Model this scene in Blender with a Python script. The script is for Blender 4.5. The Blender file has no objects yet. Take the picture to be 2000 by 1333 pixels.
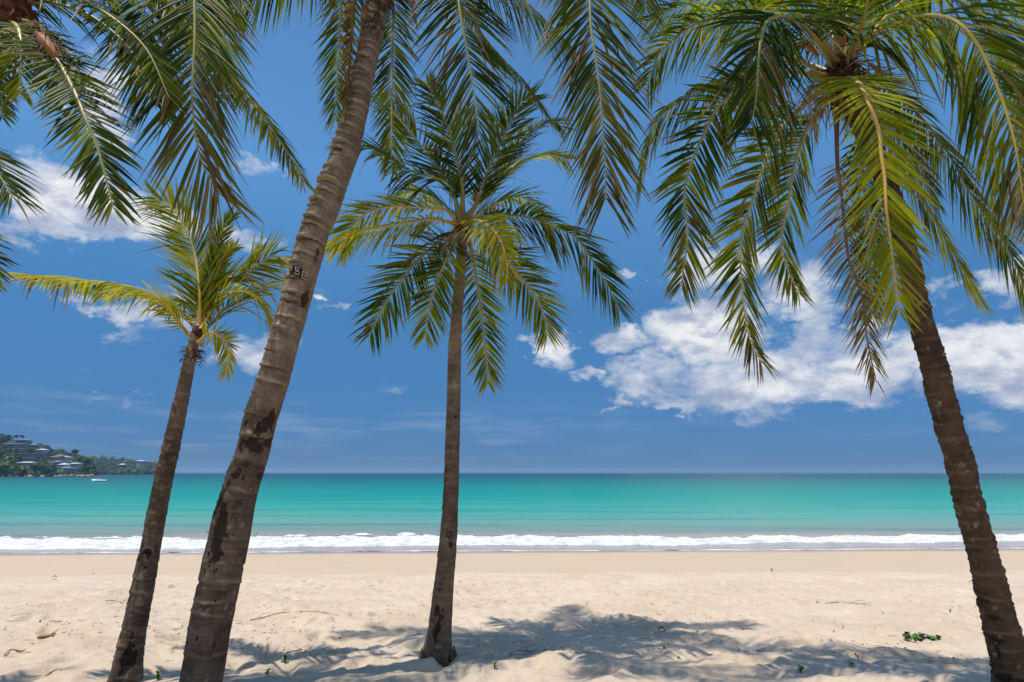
import bpy, bmesh, math, random
import numpy as np
from mathutils import Vector, Matrix
R = math.radians
C = bpy.context.scene.collection
scene = bpy.context.scene
rng = np.random.default_rng(7)
random.seed(7)

# ------------------------------------------------------------------ camera
F_PX, PITCH, CAM_Z = 1111.0, R(13.02), 1.8
cam_d = bpy.data.cameras.new('camera'); cam = bpy.data.objects.new('camera', cam_d); C.objects.link(cam)
cam.location = (0, 0, CAM_Z); cam.rotation_euler = (math.pi/2 + PITCH, 0, 0)
cam_d.sensor_width = 36; cam_d.lens = F_PX/2000*36; cam_d.clip_start = .05; cam_d.clip_end = 40000
scene.camera = cam
scene.view_settings.view_transform = 'Standard'; scene.view_settings.look = 'None'
scene.view_settings.gamma = 1; scene.view_settings.use_curve_mapping = False
scene.view_settings.exposure = 0.0
scene.render.engine = 'CYCLES'
scene.cycles.max_bounces = 7; scene.cycles.transparent_max_bounces = 12
scene.cycles.diffuse_bounces = 3; scene.cycles.use_denoising = True

SUNV = Vector((-.245, -.205, 1)).normalized()
SUN_EL = math.asin(SUNV.z); SUN_ROT = math.atan2(SUNV.x, SUNV.y) % (2*math.pi)
sun_d = bpy.data.lights.new('sun', 'SUN'); sun_d.energy = 4.6; sun_d.angle = R(.55); sun_d.color = (1, .955, .88)
sun = bpy.data.objects.new('sun', sun_d); C.objects.link(sun)
sun.rotation_euler = (-SUNV).to_track_quat('-Z', 'Y').to_euler(); sun.location = (0, 0, 30)

_c, _s = math.cos(PITCH), math.sin(PITCH)
def at(px, py, Y):
    """the point at distance Y in front of the camera that a pixel of the 2000x1333 photograph looks at"""
    u, v = (px-1000)/F_PX, (666.5-py)/F_PX
    d = Vector((u, _c - v*_s, _s + v*_c)); t = Y/d.y
    return Vector((d.x*t, Y, CAM_Z + d.z*t))
def topx(p):
    y, z = p[1], p[2]-CAM_Z
    dep = y*_c + z*_s; up = -y*_s + z*_c
    return 1000 + F_PX*p[0]/dep, 666.5 - F_PX*up/dep, dep
def azel(px, py):
    u, v = (px-1000)/F_PX, (666.5-py)/F_PX
    d = Vector((u, _c - v*_s, _s + v*_c)).normalized()
    return math.atan2(d.x, d.y), math.asin(d.z)

# ------------------------------------------------------------------ node helper
class NT:
    def __init__(s, tree): s.t = tree; s.n = tree.nodes; s.l = tree.links
    def new(s, typ, **kw):
        nd = s.n.new(typ)
        for k, v in kw.items(): setattr(nd, k, v)
        return nd
    def put(s, sock, v):
        if v is None: return
        if hasattr(v, 'is_output') or hasattr(v, 'links'): s.l.new(v, sock)
        else: sock.default_value = v
    def math(s, op, a, b=None, c=None, clamp=False):
        nd = s.n.new('ShaderNodeMath'); nd.operation = op; nd.use_clamp = clamp
        for i, v in enumerate((a, b, c)):
            if v is not None: s.put(nd.inputs[i], v)
        return nd.outputs[0]
    def vmath(s, op, a, b=None):
        nd = s.n.new('ShaderNodeVectorMath'); nd.operation = op
        s.put(nd.inputs[0], a)
        if b is not None: s.put(nd.inputs[1], b)
        return nd.outputs[0]
    def noise(s, vec, scale, detail=4, rough=.55, dist=0.0, w=None):
        nd = s.n.new('ShaderNodeTexNoise')
        if vec is not None: s.put(nd.inputs['Vector'], vec)
        nd.inputs['Scale'].default_value = scale; nd.inputs['Detail'].default_value = detail
        nd.inputs['Roughness'].default_value = rough; nd.inputs['Distortion'].default_value = dist
        return nd.outputs['Fac']
    def ramp(s, fac, stops, interp='LINEAR'):
        nd = s.n.new('ShaderNodeValToRGB'); nd.color_ramp.interpolation = interp
        e = nd.color_ramp.elements
        while len(e) < len(stops): e.new(.5)
        for i, (p, c) in enumerate(stops):
            e[i].position = p
            e[i].color = (c, c, c, 1) if isinstance(c, (int, float)) else tuple(c) + (1,)
        s.put(nd.inputs[0], fac)
        return nd.outputs[0]
    def mix(s, fac, a, b, blend='MIX'):
        nd = s.n.new('ShaderNodeMix'); nd.data_type = 'RGBA'; nd.blend_type = blend; nd.clamp_factor = True
        s.put(nd.inputs[0], fac)
        s.put(nd.inputs[6], tuple(a) + (1,) if isinstance(a, tuple) and len(a) == 3 else a)
        s.put(nd.inputs[7], tuple(b) + (1,) if isinstance(b, tuple) and len(b) == 3 else b)
        return nd.outputs[2]
    def smooth(s, v, a, b, o0=0., o1=1.):
        nd = s.n.new('ShaderNodeMapRange'); nd.interpolation_type = 'SMOOTHSTEP'
        s.put(nd.inputs[0], v)
        for i, x in ((1, a), (2, b), (3, o0), (4, o1)): nd.inputs[i].default_value = x
        return nd.outputs[0]

# ------------------------------------------------------------------ world: sky with clouds
world = bpy.data.worlds.new('World'); scene.world = world; world.use_nodes = True
w = NT(world.node_tree); w.n.clear()
sky = w.new('ShaderNodeTexSky', sky_type='NISHITA')
sky.sun_disc = False; sky.sun_elevation = SUN_EL; sky.sun_rotation = SUN_ROT
sky.air_density = 1.0; sky.dust_density = .3; sky.ozone_density = 3.0; sky.altitude = 0
tc = w.new('ShaderNodeTexCoord'); sep = w.new('ShaderNodeSeparateXYZ'); w.l.new(tc.outputs['Generated'], sep.inputs[0])
dx, dy, dz = sep.outputs
AZ = w.math('ARCTAN2', dx, dy); EL = w.math('ARCSINE', dz)
# a polarising filter deepens the blue towards the horizon, all round
pol = w.ramp(EL, [(0.0, (.125, .30, .74)), (.045, (.160, .35, .75)), (.12, (.215, .46, .775)), (.28, (.37, .78, 1.03)), (.5, (.88, 1.46, 1.68)), (1, (.9, 1.3, 1.5))])
blue = w.mix(1.0, sky.outputs[0], pol, 'MULTIPLY')
sc = w.vmath('MULTIPLY', tc.outputs['Generated'], (1, 1, 1.7))
warp = w.new('ShaderNodeTexNoise'); w.l.new(sc, warp.inputs['Vector']); warp.inputs['Scale'].default_value = 9; warp.inputs['Detail'].default_value = 3
wv = w.vmath('MULTIPLY', w.vmath('SUBTRACT', warp.outputs['Color'], (.5, .5, .5)), (.05, .05, .05))
pw = w.vmath('ADD', sc, wv)
wm = w.new('ShaderNodeTexNoise'); w.l.new(sc, wm.inputs['Vector']); wm.inputs['Scale'].default_value = 13; wm.inputs['Detail'].default_value = 6; wm.inputs['Roughness'].default_value = .62
ws = w.new('ShaderNodeSeparateColor'); w.l.new(wm.outputs['Color'], ws.inputs[0])
AZm = w.math('ADD', AZ, w.math('MULTIPLY_ADD', ws.outputs[0], .22, -.11)); ELm = w.math('ADD', EL, w.math('MULTIPLY_ADD', ws.outputs[1], .11, -.055))
n1 = w.noise(pw, 11, 9, .56)
n2 = w.noise(w.vmath('ADD', pw, (-.006, -.004, .024)), 11, 9, .56)
nb = w.noise(pw, 5.0, 4, .5)
# (px, py, rx, ry, weight, puff)
CL = [(150,380,150,62,.95), (75,435,85,42,.95), (250,418,130,42,1.0), (110,335,60,28,.7), (40,400,60,60,.8),
      (470,462,60,34,.85), (180,160,70,75,.85), (205,245,62,80,.88), (495,322,66,22,.78), (250,612,85,34,.88), (330,620,80,60,.7),
      (480,685,80,42,.8), (1078,692,62,40,.95), (1145,740,52,15,.9), (1212,655,60,25,.85), (1385,655,130,85,1.0), (1400,535,110,60,.72),
      (1290,720,110,45,.85), (1470,745,230,62,.98), (1660,745,180,60,1.0), (1860,700,170,72,1.0), (1990,720,140,70,.95), (1600,650,90,70,.82), (1560,580,80,60,.7),
      (1700,640,60,30,.75), (1330,790,70,24,.8), (1845,570,60,20,.55), (1985,535,80,42,.85), (2050,660,120,20,.7),
      (200,782,42,12,.5), (250,760,40,8,.5), (1225,550,30,12,.55), (1228,778,40,16,.6), (648,603,20,14,.55), (1980,822,120,26,.45), (1180,800,22,9,.45), (745,745,34,16,.33), (1270,640,30,20,.4)]
mask = None; vert = None
for (px, py, rx, ry, wt) in CL:
    a0, e0 = azel(px, py); a1, _ = azel(px+rx, py); _, e1 = azel(px, py-ry)
    u = w.math('MULTIPLY_ADD', AZm, 1/(a1-a0), -a0/(a1-a0)); v = w.math('MULTIPLY_ADD', ELm, 1/(e1-e0), -e0/(e1-e0))
    d2 = w.math('MULTIPLY_ADD', u, u, w.math('MULTIPLY', v, v))
    m = w.math('MULTIPLY_ADD', d2, -wt*.55, wt, clamp=True)
    mv = w.math('MULTIPLY', m, v)
    mask = m if mask is None else w.math('MAXIMUM', mask, m)
    vert = mv if vert is None else w.math('ADD', vert, mv)
# further clouds of the same kind all round, where the photograph does not look
lowf = w.noise(sc, 2.6, 2, .5)
back = w.math('MULTIPLY', w.smooth(lowf, .50, .66), w.smooth(dy, .35, .0))
back = w.math('MULTIPLY', back, w.smooth(EL, .05, .2))
mask = w.math('MAXIMUM', mask, back)
nn = w.math('MULTIPLY_ADD', nb, .45, w.math('MULTIPLY', n1, .75))     # about .6 mean
dens = w.math('ADD', w.math('MULTIPLY', mask, .95), w.math('MULTIPLY', w.math('SUBTRACT', nn, .6), 2.0))
cover = w.smooth(dens, .26, .92)
# low streaky haze clouds near the horizon, left side strongest
st = w.noise(w.vmath('MULTIPLY', tc.outputs['Generated'], (3, 3, 24)), 2.2, 5, .6)
stm = w.math('MULTIPLY', w.smooth(st, .46, .72), w.math('MULTIPLY', w.smooth(EL, .0, .04), w.smooth(EL, .15, .07)))
stm = w.math('MULTIPLY', stm, w.smooth(AZ, .6, -.55, .18, .55))
lit = w.math('SUBTRACT', n1, n2)
shade = w.math('ADD', w.math('MULTIPLY_ADD', lit, -3.6, .68), w.math('MULTIPLY', vert, .30))
shade = w.math('ADD', shade, w.math('MULTIPLY', w.smooth(dens, .5, 1.5), -.16), clamp=True)
ccol = w.ramp(shade, [(0, (.40, .46, .62)), (.42, (.58, .63, .76)), (.72, (.82, .84, .89)), (1, (.97, .97, .98))])
STR = .1
ccol_s = w.mix(1.0, ccol, (1/STR*.93,)*3, 'MULTIPLY')
col = w.mix(w.math('MULTIPLY', stm, .5), blue, (4.3, 5.2, 6.7))
col = w.mix(w.math('MULTIPLY', cover, .97), col, ccol_s)
bg = w.new('ShaderNodeBackground'); w.l.new(col, bg.inputs[0]); bg.inputs[1].default_value = STR
out = w.new('ShaderNodeOutputWorld'); w.l.new(bg.outputs[0], out.inputs[0])
world.cycles.sampling_method = 'MANUAL'; world.cycles.sample_map_resolution = 512

# ------------------------------------------------------------------ numpy noise
def _hash(ix, iy, seed):
    h = (ix.astype(np.int64)*374761393 + iy.astype(np.int64)*668265263 + seed*982451653) & 0xffffffff
    h = ((h ^ (h >> 13))*1274126177) & 0xffffffff
    return ((h ^ (h >> 16)) & 0xffff)/65535.0
def vnoise(x, y, seed=0):
    x = np.asarray(x, float); y = np.asarray(y, float)
    ix, iy = np.floor(x), np.floor(y); fx, fy = x-ix, y-iy
    fx = fx*fx*(3-2*fx); fy = fy*fy*(3-2*fy)
    a = _hash(ix, iy, seed); b = _hash(ix+1, iy, seed); c = _hash(ix, iy+1, seed); d = _hash(ix+1, iy+1, seed)
    return (a*(1-fx)+b*fx)*(1-fy) + (c*(1-fx)+d*fx)*fy - .5
def fbm(x, y, seed=0, oct=4, rough=.5):
    s = 0; a = 1.
    for o in range(oct):
        k = 2.03**o; s = s + a*vnoise(x*k+o*17.3, y*k-o*9.1, seed+o); a *= rough
    return s
def dimples(x, y, cell, seed):
    """hollows as of old footprints: nearest random centre in a grid"""
    ix, iy = np.floor(x/cell), np.floor(y/cell); best = np.full(np.shape(x), 9.)
    for ox in (-1, 0, 1):
        for oy in (-1, 0, 1):
            jx, jy = ix+ox, iy+oy
            cx = (jx + _hash(jx, jy, seed))*cell; cy = (jy + _hash(jx, jy, seed+5))*cell
            ang = _hash(jx, jy, seed+9)*3.14; s_, c_ = np.sin(ang), np.cos(ang)
            ax, ay = (x-cx)*c_+(y-cy)*s_, -(x-cx)*s_+(y-cy)*c_
            keep = np.where(_hash(jx, jy, seed+3) > .35, 0, 9)
            best = np.minimum(best, np.sqrt((ax/.17)**2 + (ay/.09)**2) + keep)
    return best

# ------------------------------------------------------------------ mesh helpers
def tag(o, label=None, cat=None, group=None, kind=None):
    if label: o['label'] = label
    if cat: o['category'] = cat
    if group: o['group'] = group
    if kind: o['kind'] = kind
    return o
def empty(name, loc, label=None, cat=None, group=None):
    o = bpy.data.objects.new(name, None); C.objects.link(o); o.location = loc; o.empty_display_size = .2
    return tag(o, label, cat, group)
def link(name, me, parent=None):
    o = bpy.data.objects.new(name, me); C.objects.link(o)
    if parent is not None:
        o.parent = parent
        o.matrix_parent_inverse = Matrix.Translation(-Vector(parent_world(parent)))
    return o
def parent_world(p):
    l = Vector(p.location)
    # children of an Empty keep world coordinates in their meshes; their own matrix is identity
    return l if p.parent is None else Vector((0, 0, 0))
def npmesh(name, V, Fq, mat, smooth=True, tri=None, attrs=None):
    me = bpy.data.meshes.new(name)
    V = np.asarray(V, dtype=np.float32); Fq = np.asarray(Fq, dtype=np.int32)
    k = Fq.shape[1]
    me.vertices.add(len(V)); me.vertices.foreach_set('co', V.ravel())
    me.loops.add(Fq.size); me.loops.foreach_set('vertex_index', Fq.ravel())
    me.polygons.add(len(Fq)); me.polygons.foreach_set('loop_start', np.arange(0, Fq.size, k, dtype=np.int32))
    me.polygons.foreach_set('loop_total', np.full(len(Fq), k, dtype=np.int32))
    if smooth: me.polygons.foreach_set('use_smooth', np.ones(len(Fq), dtype=bool))
    me.update(calc_edges=True); me.validate()
    if attrs:
        for an, arr in attrs.items():
            a = me.attributes.new(an, 'FLOAT_COLOR', 'POINT'); a.data.foreach_set('color', np.asarray(arr, np.float32).ravel())
    if mat: me.materials.append(mat)
    return me
def grid_faces(nr, nc, wrap=False):
    i = np.arange(nr-1)[:, None]; j = np.arange(nc if wrap else nc-1)[None, :]; j2 = (j+1) % nc
    a = i*nc+j; b = i*nc+j2; c = (i+1)*nc+j2; d = (i+1)*nc+j
    return np.stack([a+0*b, b+0*a, c+0*a, d+0*b], -1).reshape(-1, 4)
class MB:
    """collects simple shapes into one mesh"""
    def __init__(s): s.v = []; s.f = []
    def add(s, V, Fs):
        o = len(s.v); s.v += [tuple(p) for p in V]; s.f += [tuple(i+o for i in f) for f in Fs]
    def box(s, c, sz, rz=0, taper=1):
        c = Vector(c); hx, hy, hz = [k/2 for k in sz]; M = Matrix.Rotation(rz, 3, 'Z'); V = []
        for z, t in ((-hz, 1), (hz, taper)):
            for x, y in ((-hx, -hy), (hx, -hy), (hx, hy), (-hx, hy)): V.append(c + M @ Vector((x*t, y*t, z)))
        s.add(V, [(3,2,1,0), (4,5,6,7), (0,1,5,4), (1,2,6,5), (2,3,7,6), (3,0,4,7)])
    def tube(s, pts, rad, n=6, flat=1.0, cap=True):
        pts = [Vector(p) for p in pts]; m = len(pts)
        if not hasattr(rad, '__len__'): rad = [rad]*m
        V = []; up = Vector((0, 0, 1))
        for i, p in enumerate(pts):
            T = (pts[min(i+1, m-1)] - pts[max(i-1, 0)]).normalized()
            a = T.cross(up if abs(T.z) < .9 else Vector((1, 0, 0))).normalized(); b = a.cross(T).normalized()
            for k in range(n):
                t = 2*math.pi*k/n; V.append(p + a*math.cos(t)*rad[i] + b*math.sin(t)*rad[i]*flat)
        Fs = [(i*n+k, i*n+(k+1) % n, (i+1)*n+(k+1) % n, (i+1)*n+k) for i in range(m-1) for k in range(n)]
        if cap: Fs += [tuple(range(n))[::-1], tuple((m-1)*n+k for k in range(n))]
        s.add(V, Fs)
    def blob(s, c, r, sub=1, rough=.25, seed=0, sq=(1, 1, 1)):
        bm = bmesh.new(); bmesh.ops.create_icosphere(bm, subdivisions=sub, radius=1)
        rr = random.Random(seed); bm.verts.ensure_lookup_table()
        V = [Vector(c) + Vector((v.co.x*sq[0], v.co.y*sq[1], v.co.z*sq[2]))*r*(1+rough*(rr.random()-.5)*2) for v in bm.verts]
        s.add(V, [tuple(v.index for v in f.verts) for f in bm.faces]); bm.free()
    def mesh(s, name, mat, smooth=False):
        me = bpy.data.meshes.new(name); me.from_pydata([tuple(p) for p in s.v], [], s.f); me.update()
        if smooth: me.polygons.foreach_set('use_smooth', [True]*len(me.polygons))
        if mat: me.materials.append(mat)
        return me
    def build(s, name, mat, parent=None, smooth=False): return link(name, s.mesh(name, mat, smooth), parent)

# ------------------------------------------------------------------ materials
def new_mat(name):
    m = bpy.data.materials.new(name); m.use_nodes = True; t = NT(m.node_tree); t.n.clear()
    o = t.new('ShaderNodeOutputMaterial'); b = t.new('ShaderNodeBsdfPrincipled'); t.l.new(b.outputs[0], o.inputs[0])
    return m, t, b, o
def simple(name, col, rough=.8, var=.25, scale=6, spec=.3, bump=0, metal=0):
    m, t, b, o = new_mat(name)
    co = t.new('ShaderNodeTexCoord').outputs['Object']
    n = t.noise(co, scale, 5, .6)
    c = t.mix(t.smooth(n, .3, .7), tuple(k*(1-var) for k in col), tuple(min(1, k*(1+var)) for k in col))
    t.l.new(c, b.inputs['Base Color']); b.inputs['Roughness'].default_value = rough; b.inputs['Specular IOR Level'].default_value = spec
    b.inputs['Metallic'].default_value = metal
    if bump:
        bp = t.new('ShaderNodeBump'); bp.inputs['Strength'].default_value = bump; bp.inputs['Distance'].default_value = .02
        t.l.new(t.noise(co, scale*5, 4, .6), bp.inputs['Height']); t.l.new(bp.outputs[0], b.inputs['Normal'])
    return m

def leaf_material():
    m, t, b, o = new_mat('palm_leaf')
    at_ = t.new('ShaderNodeAttribute', attribute_name='leafcol'); sp = t.new('ShaderNodeSeparateColor'); t.l.new(at_.outputs['Color'], sp.inputs[0])
    tone, dry, rnd = sp.outputs; u = at_.outputs['Alpha']
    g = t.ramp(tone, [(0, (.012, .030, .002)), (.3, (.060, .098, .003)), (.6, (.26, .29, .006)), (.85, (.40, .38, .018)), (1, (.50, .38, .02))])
    co = t.new('ShaderNodeTexCoord').outputs['Object']
    n = t.noise(co, 3.0, 4, .6)
    g = t.mix(t.math('MULTIPLY', t.smooth(n, .35, .7), .35), g, (.018, .042, .012))
    sp_n = t.noise(co, 60, 3, .6)
    tipdry = t.smooth(t.math('ADD', u, t.math('MULTIPLY', rnd, .25)), .93, 1.12)
    d = t.math('MAXIMUM', t.math('MAXIMUM', dry, t.math('MULTIPLY', tipdry, .8)), t.smooth(sp_n, .68, .78, 0, .6))
    br = t.mix(rnd, (.10, .052, .022), (.34, .24, .13))
    c = t.mix(d, g, br)
    t.l.new(c, b.inputs['Base Color']); b.inputs['Roughness'].default_value = .42; b.inputs['Specular IOR Level'].default_value = .13
    tr = t.new('ShaderNodeBsdfTranslucent')
    t.l.new(t.mix(1.0, c, (1.8, 1.8, .25), 'MULTIPLY'), tr.inputs['Color'])
    ms = t.new('ShaderNodeMixShader'); ms.inputs[0].default_value = .46
    t.l.new(b.outputs[0], ms.inputs[1]); t.l.new(tr.outputs[0], ms.inputs[2]); t.l.new(ms.outputs[0], o.inputs[0])
    return m
M_LEAF = leaf_material()
def rib_material():
    m, t, b, o = new_mat('frond_rib')
    at_ = t.new('ShaderNodeAttribute', attribute_name='leafcol'); sp = t.new('ShaderNodeSeparateColor'); t.l.new(at_.outputs['Color'], sp.inputs[0])
    tone, dry, rnd = sp.outputs
    g = t.ramp(tone, [(0, (.10, .13, .04)), (.5, (.28, .26, .05)), (1, (.55, .34, .06))])
    n = t.noise(t.new('ShaderNodeTexCoord').outputs['Object'], 25, 4, .6)
    c = t.mix(t.math('MAXIMUM', dry, t.smooth(n, .6, .75, 0, .7)), g, (.16, .085, .04))
    t.l.new(c, b.inputs['Base Color']); b.inputs['Roughness'].default_value = .45
    return m
M_RIB = rib_material()

def bark_material(name, c1, c2, c3, sun_top):
    m, t, b, o = new_mat(name)
    at_ = t.new('ShaderNodeAttribute', attribute_name='bark'); sp = t.new('ShaderNodeSeparateColor'); t.l.new(at_.outputs['Color'], sp.inputs[0])
    dark, lip, th = sp.outputs; s_ = at_.outputs['Alpha']
    co = t.new('ShaderNodeTexCoord').outputs['Object']
    cv = t.new('ShaderNodeCombineXYZ'); t.put(cv.inputs[0], t.math('MULTIPLY', th, 42.)); t.put(cv.inputs[1], t.math('MULTIPLY', s_, 9.))
    fib = t.noise(cv.outputs[0], 1.0, 6, .65)
    cv2 = t.new('ShaderNodeCombineXYZ'); t.put(cv2.inputs[0], t.math('MULTIPLY', th, 5.)); t.put(cv2.inputs[1], t.math('MULTIPLY', s_, 26.))
    hor = t.noise(cv2.outputs[0], 1.0, 5, .6, .6)
    blot = t.noise(co, 4.5, 6, .62)
    fine = t.noise(co, 55, 5, .6)
    c = t.mix(t.smooth(blot, .34, .66), c1, c2)
    if sun_top == 1: c = t.mix(t.math('MULTIPLY', t.smooth(s_, 2.0, 3.4, 0, .8), t.smooth(t.noise(co, 7, 6, .65), .32, .68, .25, 1.)), c, (.335, .262, .185))  # paler up the trunk: sunlight painted into the bark colour
    c = t.mix(t.smooth(hor, .5, .72, 0, .55), c, c3)
    c = t.mix(t.smooth(fib, .56, .74, 0, .8), c, tuple(k*.28 for k in c2))
    c = t.mix(t.smooth(fine, .35, .75, 0, .35), c, tuple(k*.5 for k in c1))
    c = t.mix(t.math('MULTIPLY', lip, .85), c, (.52, .43, .30))  # sun caught on the ring lips, painted in as pale bark
    lich = t.noise(co, 13, 4, .6)
    c = t.mix(t.smooth(lich, .58, .70, 0, .55), c, (.34, .31, .24))
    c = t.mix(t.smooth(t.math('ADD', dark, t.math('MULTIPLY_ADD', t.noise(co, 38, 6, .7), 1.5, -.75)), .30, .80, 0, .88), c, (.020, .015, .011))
    t.l.new(c, b.inputs['Base Color']); b.inputs['Roughness'].default_value = .9; b.inputs['Specular IOR Level'].default_value = .15
    h = t.math('ADD', t.math('MULTIPLY', fib, .8), t.math('ADD', t.math('MULTIPLY', hor, .7), t.math('MULTIPLY', fine, .5)))
    bp = t.new('ShaderNodeBump'); bp.inputs['Strength'].default_value = .95; bp.inputs['Distance'].default_value = .016
    t.l.new(h, bp.inputs['Height']); t.l.new(bp.outputs[0], b.inputs['Normal'])
    return m
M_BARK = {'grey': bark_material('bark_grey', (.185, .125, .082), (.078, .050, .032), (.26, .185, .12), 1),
          'brown': bark_material('bark_brown', (.125, .075, .044), (.060, .035, .020), (.16, .10, .062), 0)}
M_FIBRE = simple('palm_fibre', (.085, .05, .03), .95, .6, 18, .1, .6)
M_FIBRE_RED = simple('palm_fibre_red', (.14, .055, .03), .95, .5, 18, .1, .6)
M_SPATHE = simple('spathe_husk', (.34, .13, .05), .6, .4, 9, .3, .3)
M_STALK = simple('flower_stalk', (.30, .22, .12), .8, .4, 20, .2)

# ------------------------------------------------------------------ sand
EXTRA_MOUNDS = []
def profile(x, y):
    yy = y - .035*x*np.clip((y-10)/12, 0, 1)
    return np.interp(yy, [-60, -5, 5.5, 9.4, 17, 24, 30, 60, 300, 13000], [.9, .25, 0, -.25, -.95, -1.262, -1.55, -2.6, -6, -20])
def sand_z(x, y):
    x = np.asarray(x, float); y = np.asarray(y, float)
    z = profile(x, y)
    rough = np.clip((17.2 + .035*x - y)/3.0, 0, 1)
    z = z + .085*fbm(x*.42, y*.42, 3, 3)*np.clip((19-y)/6, .12, 1)
    z = z + rough*(.075*fbm(x*1.9, y*1.9, 11, 4, .55))
    d = dimples(x + .12*vnoise(x*3, y*3, 40), y, .62, 21)
    z = z - rough*.062*np.exp(-d*d) + rough*.024*np.exp(-(d-1.5)**2*4)
    d = dimples(x*1.0, y*1.0, .33, 77)
    z = z - rough*.024*np.exp(-(d*1.5)**2)
    z = z + rough*.018*fbm(x*9, y*9, 31, 3)
    for (mx, my, r, h) in EXTRA_MOUNDS:
        z = z + h*np.exp(-((x-mx)**2 + (y-my)**2)/(r*r))
    return z
def ground_hit(px, py):
    lo, hi = 2.5, 24.
    for _ in range(40):
        mid = (lo+hi)/2; p = at(px, py, mid)
        if p.z > float(sand_z(p.x, p.y)): lo = mid
        else: hi = mid
    p = at(px, py, lo); return Vector((p.x, p.y, float(sand_z(p.x, p.y))))

# ------------------------------------------------------------------ palms
def catmull(P, n):
    P = [np.array(p, float) for p in P]; P = [2*P[0]-P[1]] + P + [2*P[-1]-P[-2]]
    out = []
    for i in range(1, len(P)-2):
        p0, p1, p2, p3 = P[i-1:i+3]
        for t in np.linspace(0, 1, 24, endpoint=False):
            out.append(.5*((2*p1) + (-p0+p2)*t + (2*p0-5*p1+4*p2-p3)*t*t + (-p0+3*p1-3*p2+p3)*t**3))
    out.append(P[-2]); out = np.array(out)
    d = np.concatenate([[0], np.cumsum(np.linalg.norm(np.diff(out, axis=0), axis=1))])
    s = np.linspace(0, d[-1], n)
    return np.stack([np.interp(s, d, out[:, k]) for k in range(out.shape[1])], 1), d[-1]
def norm(a): return a/np.maximum(np.linalg.norm(a, axis=-1, keepdims=True), 1e-9)

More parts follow.
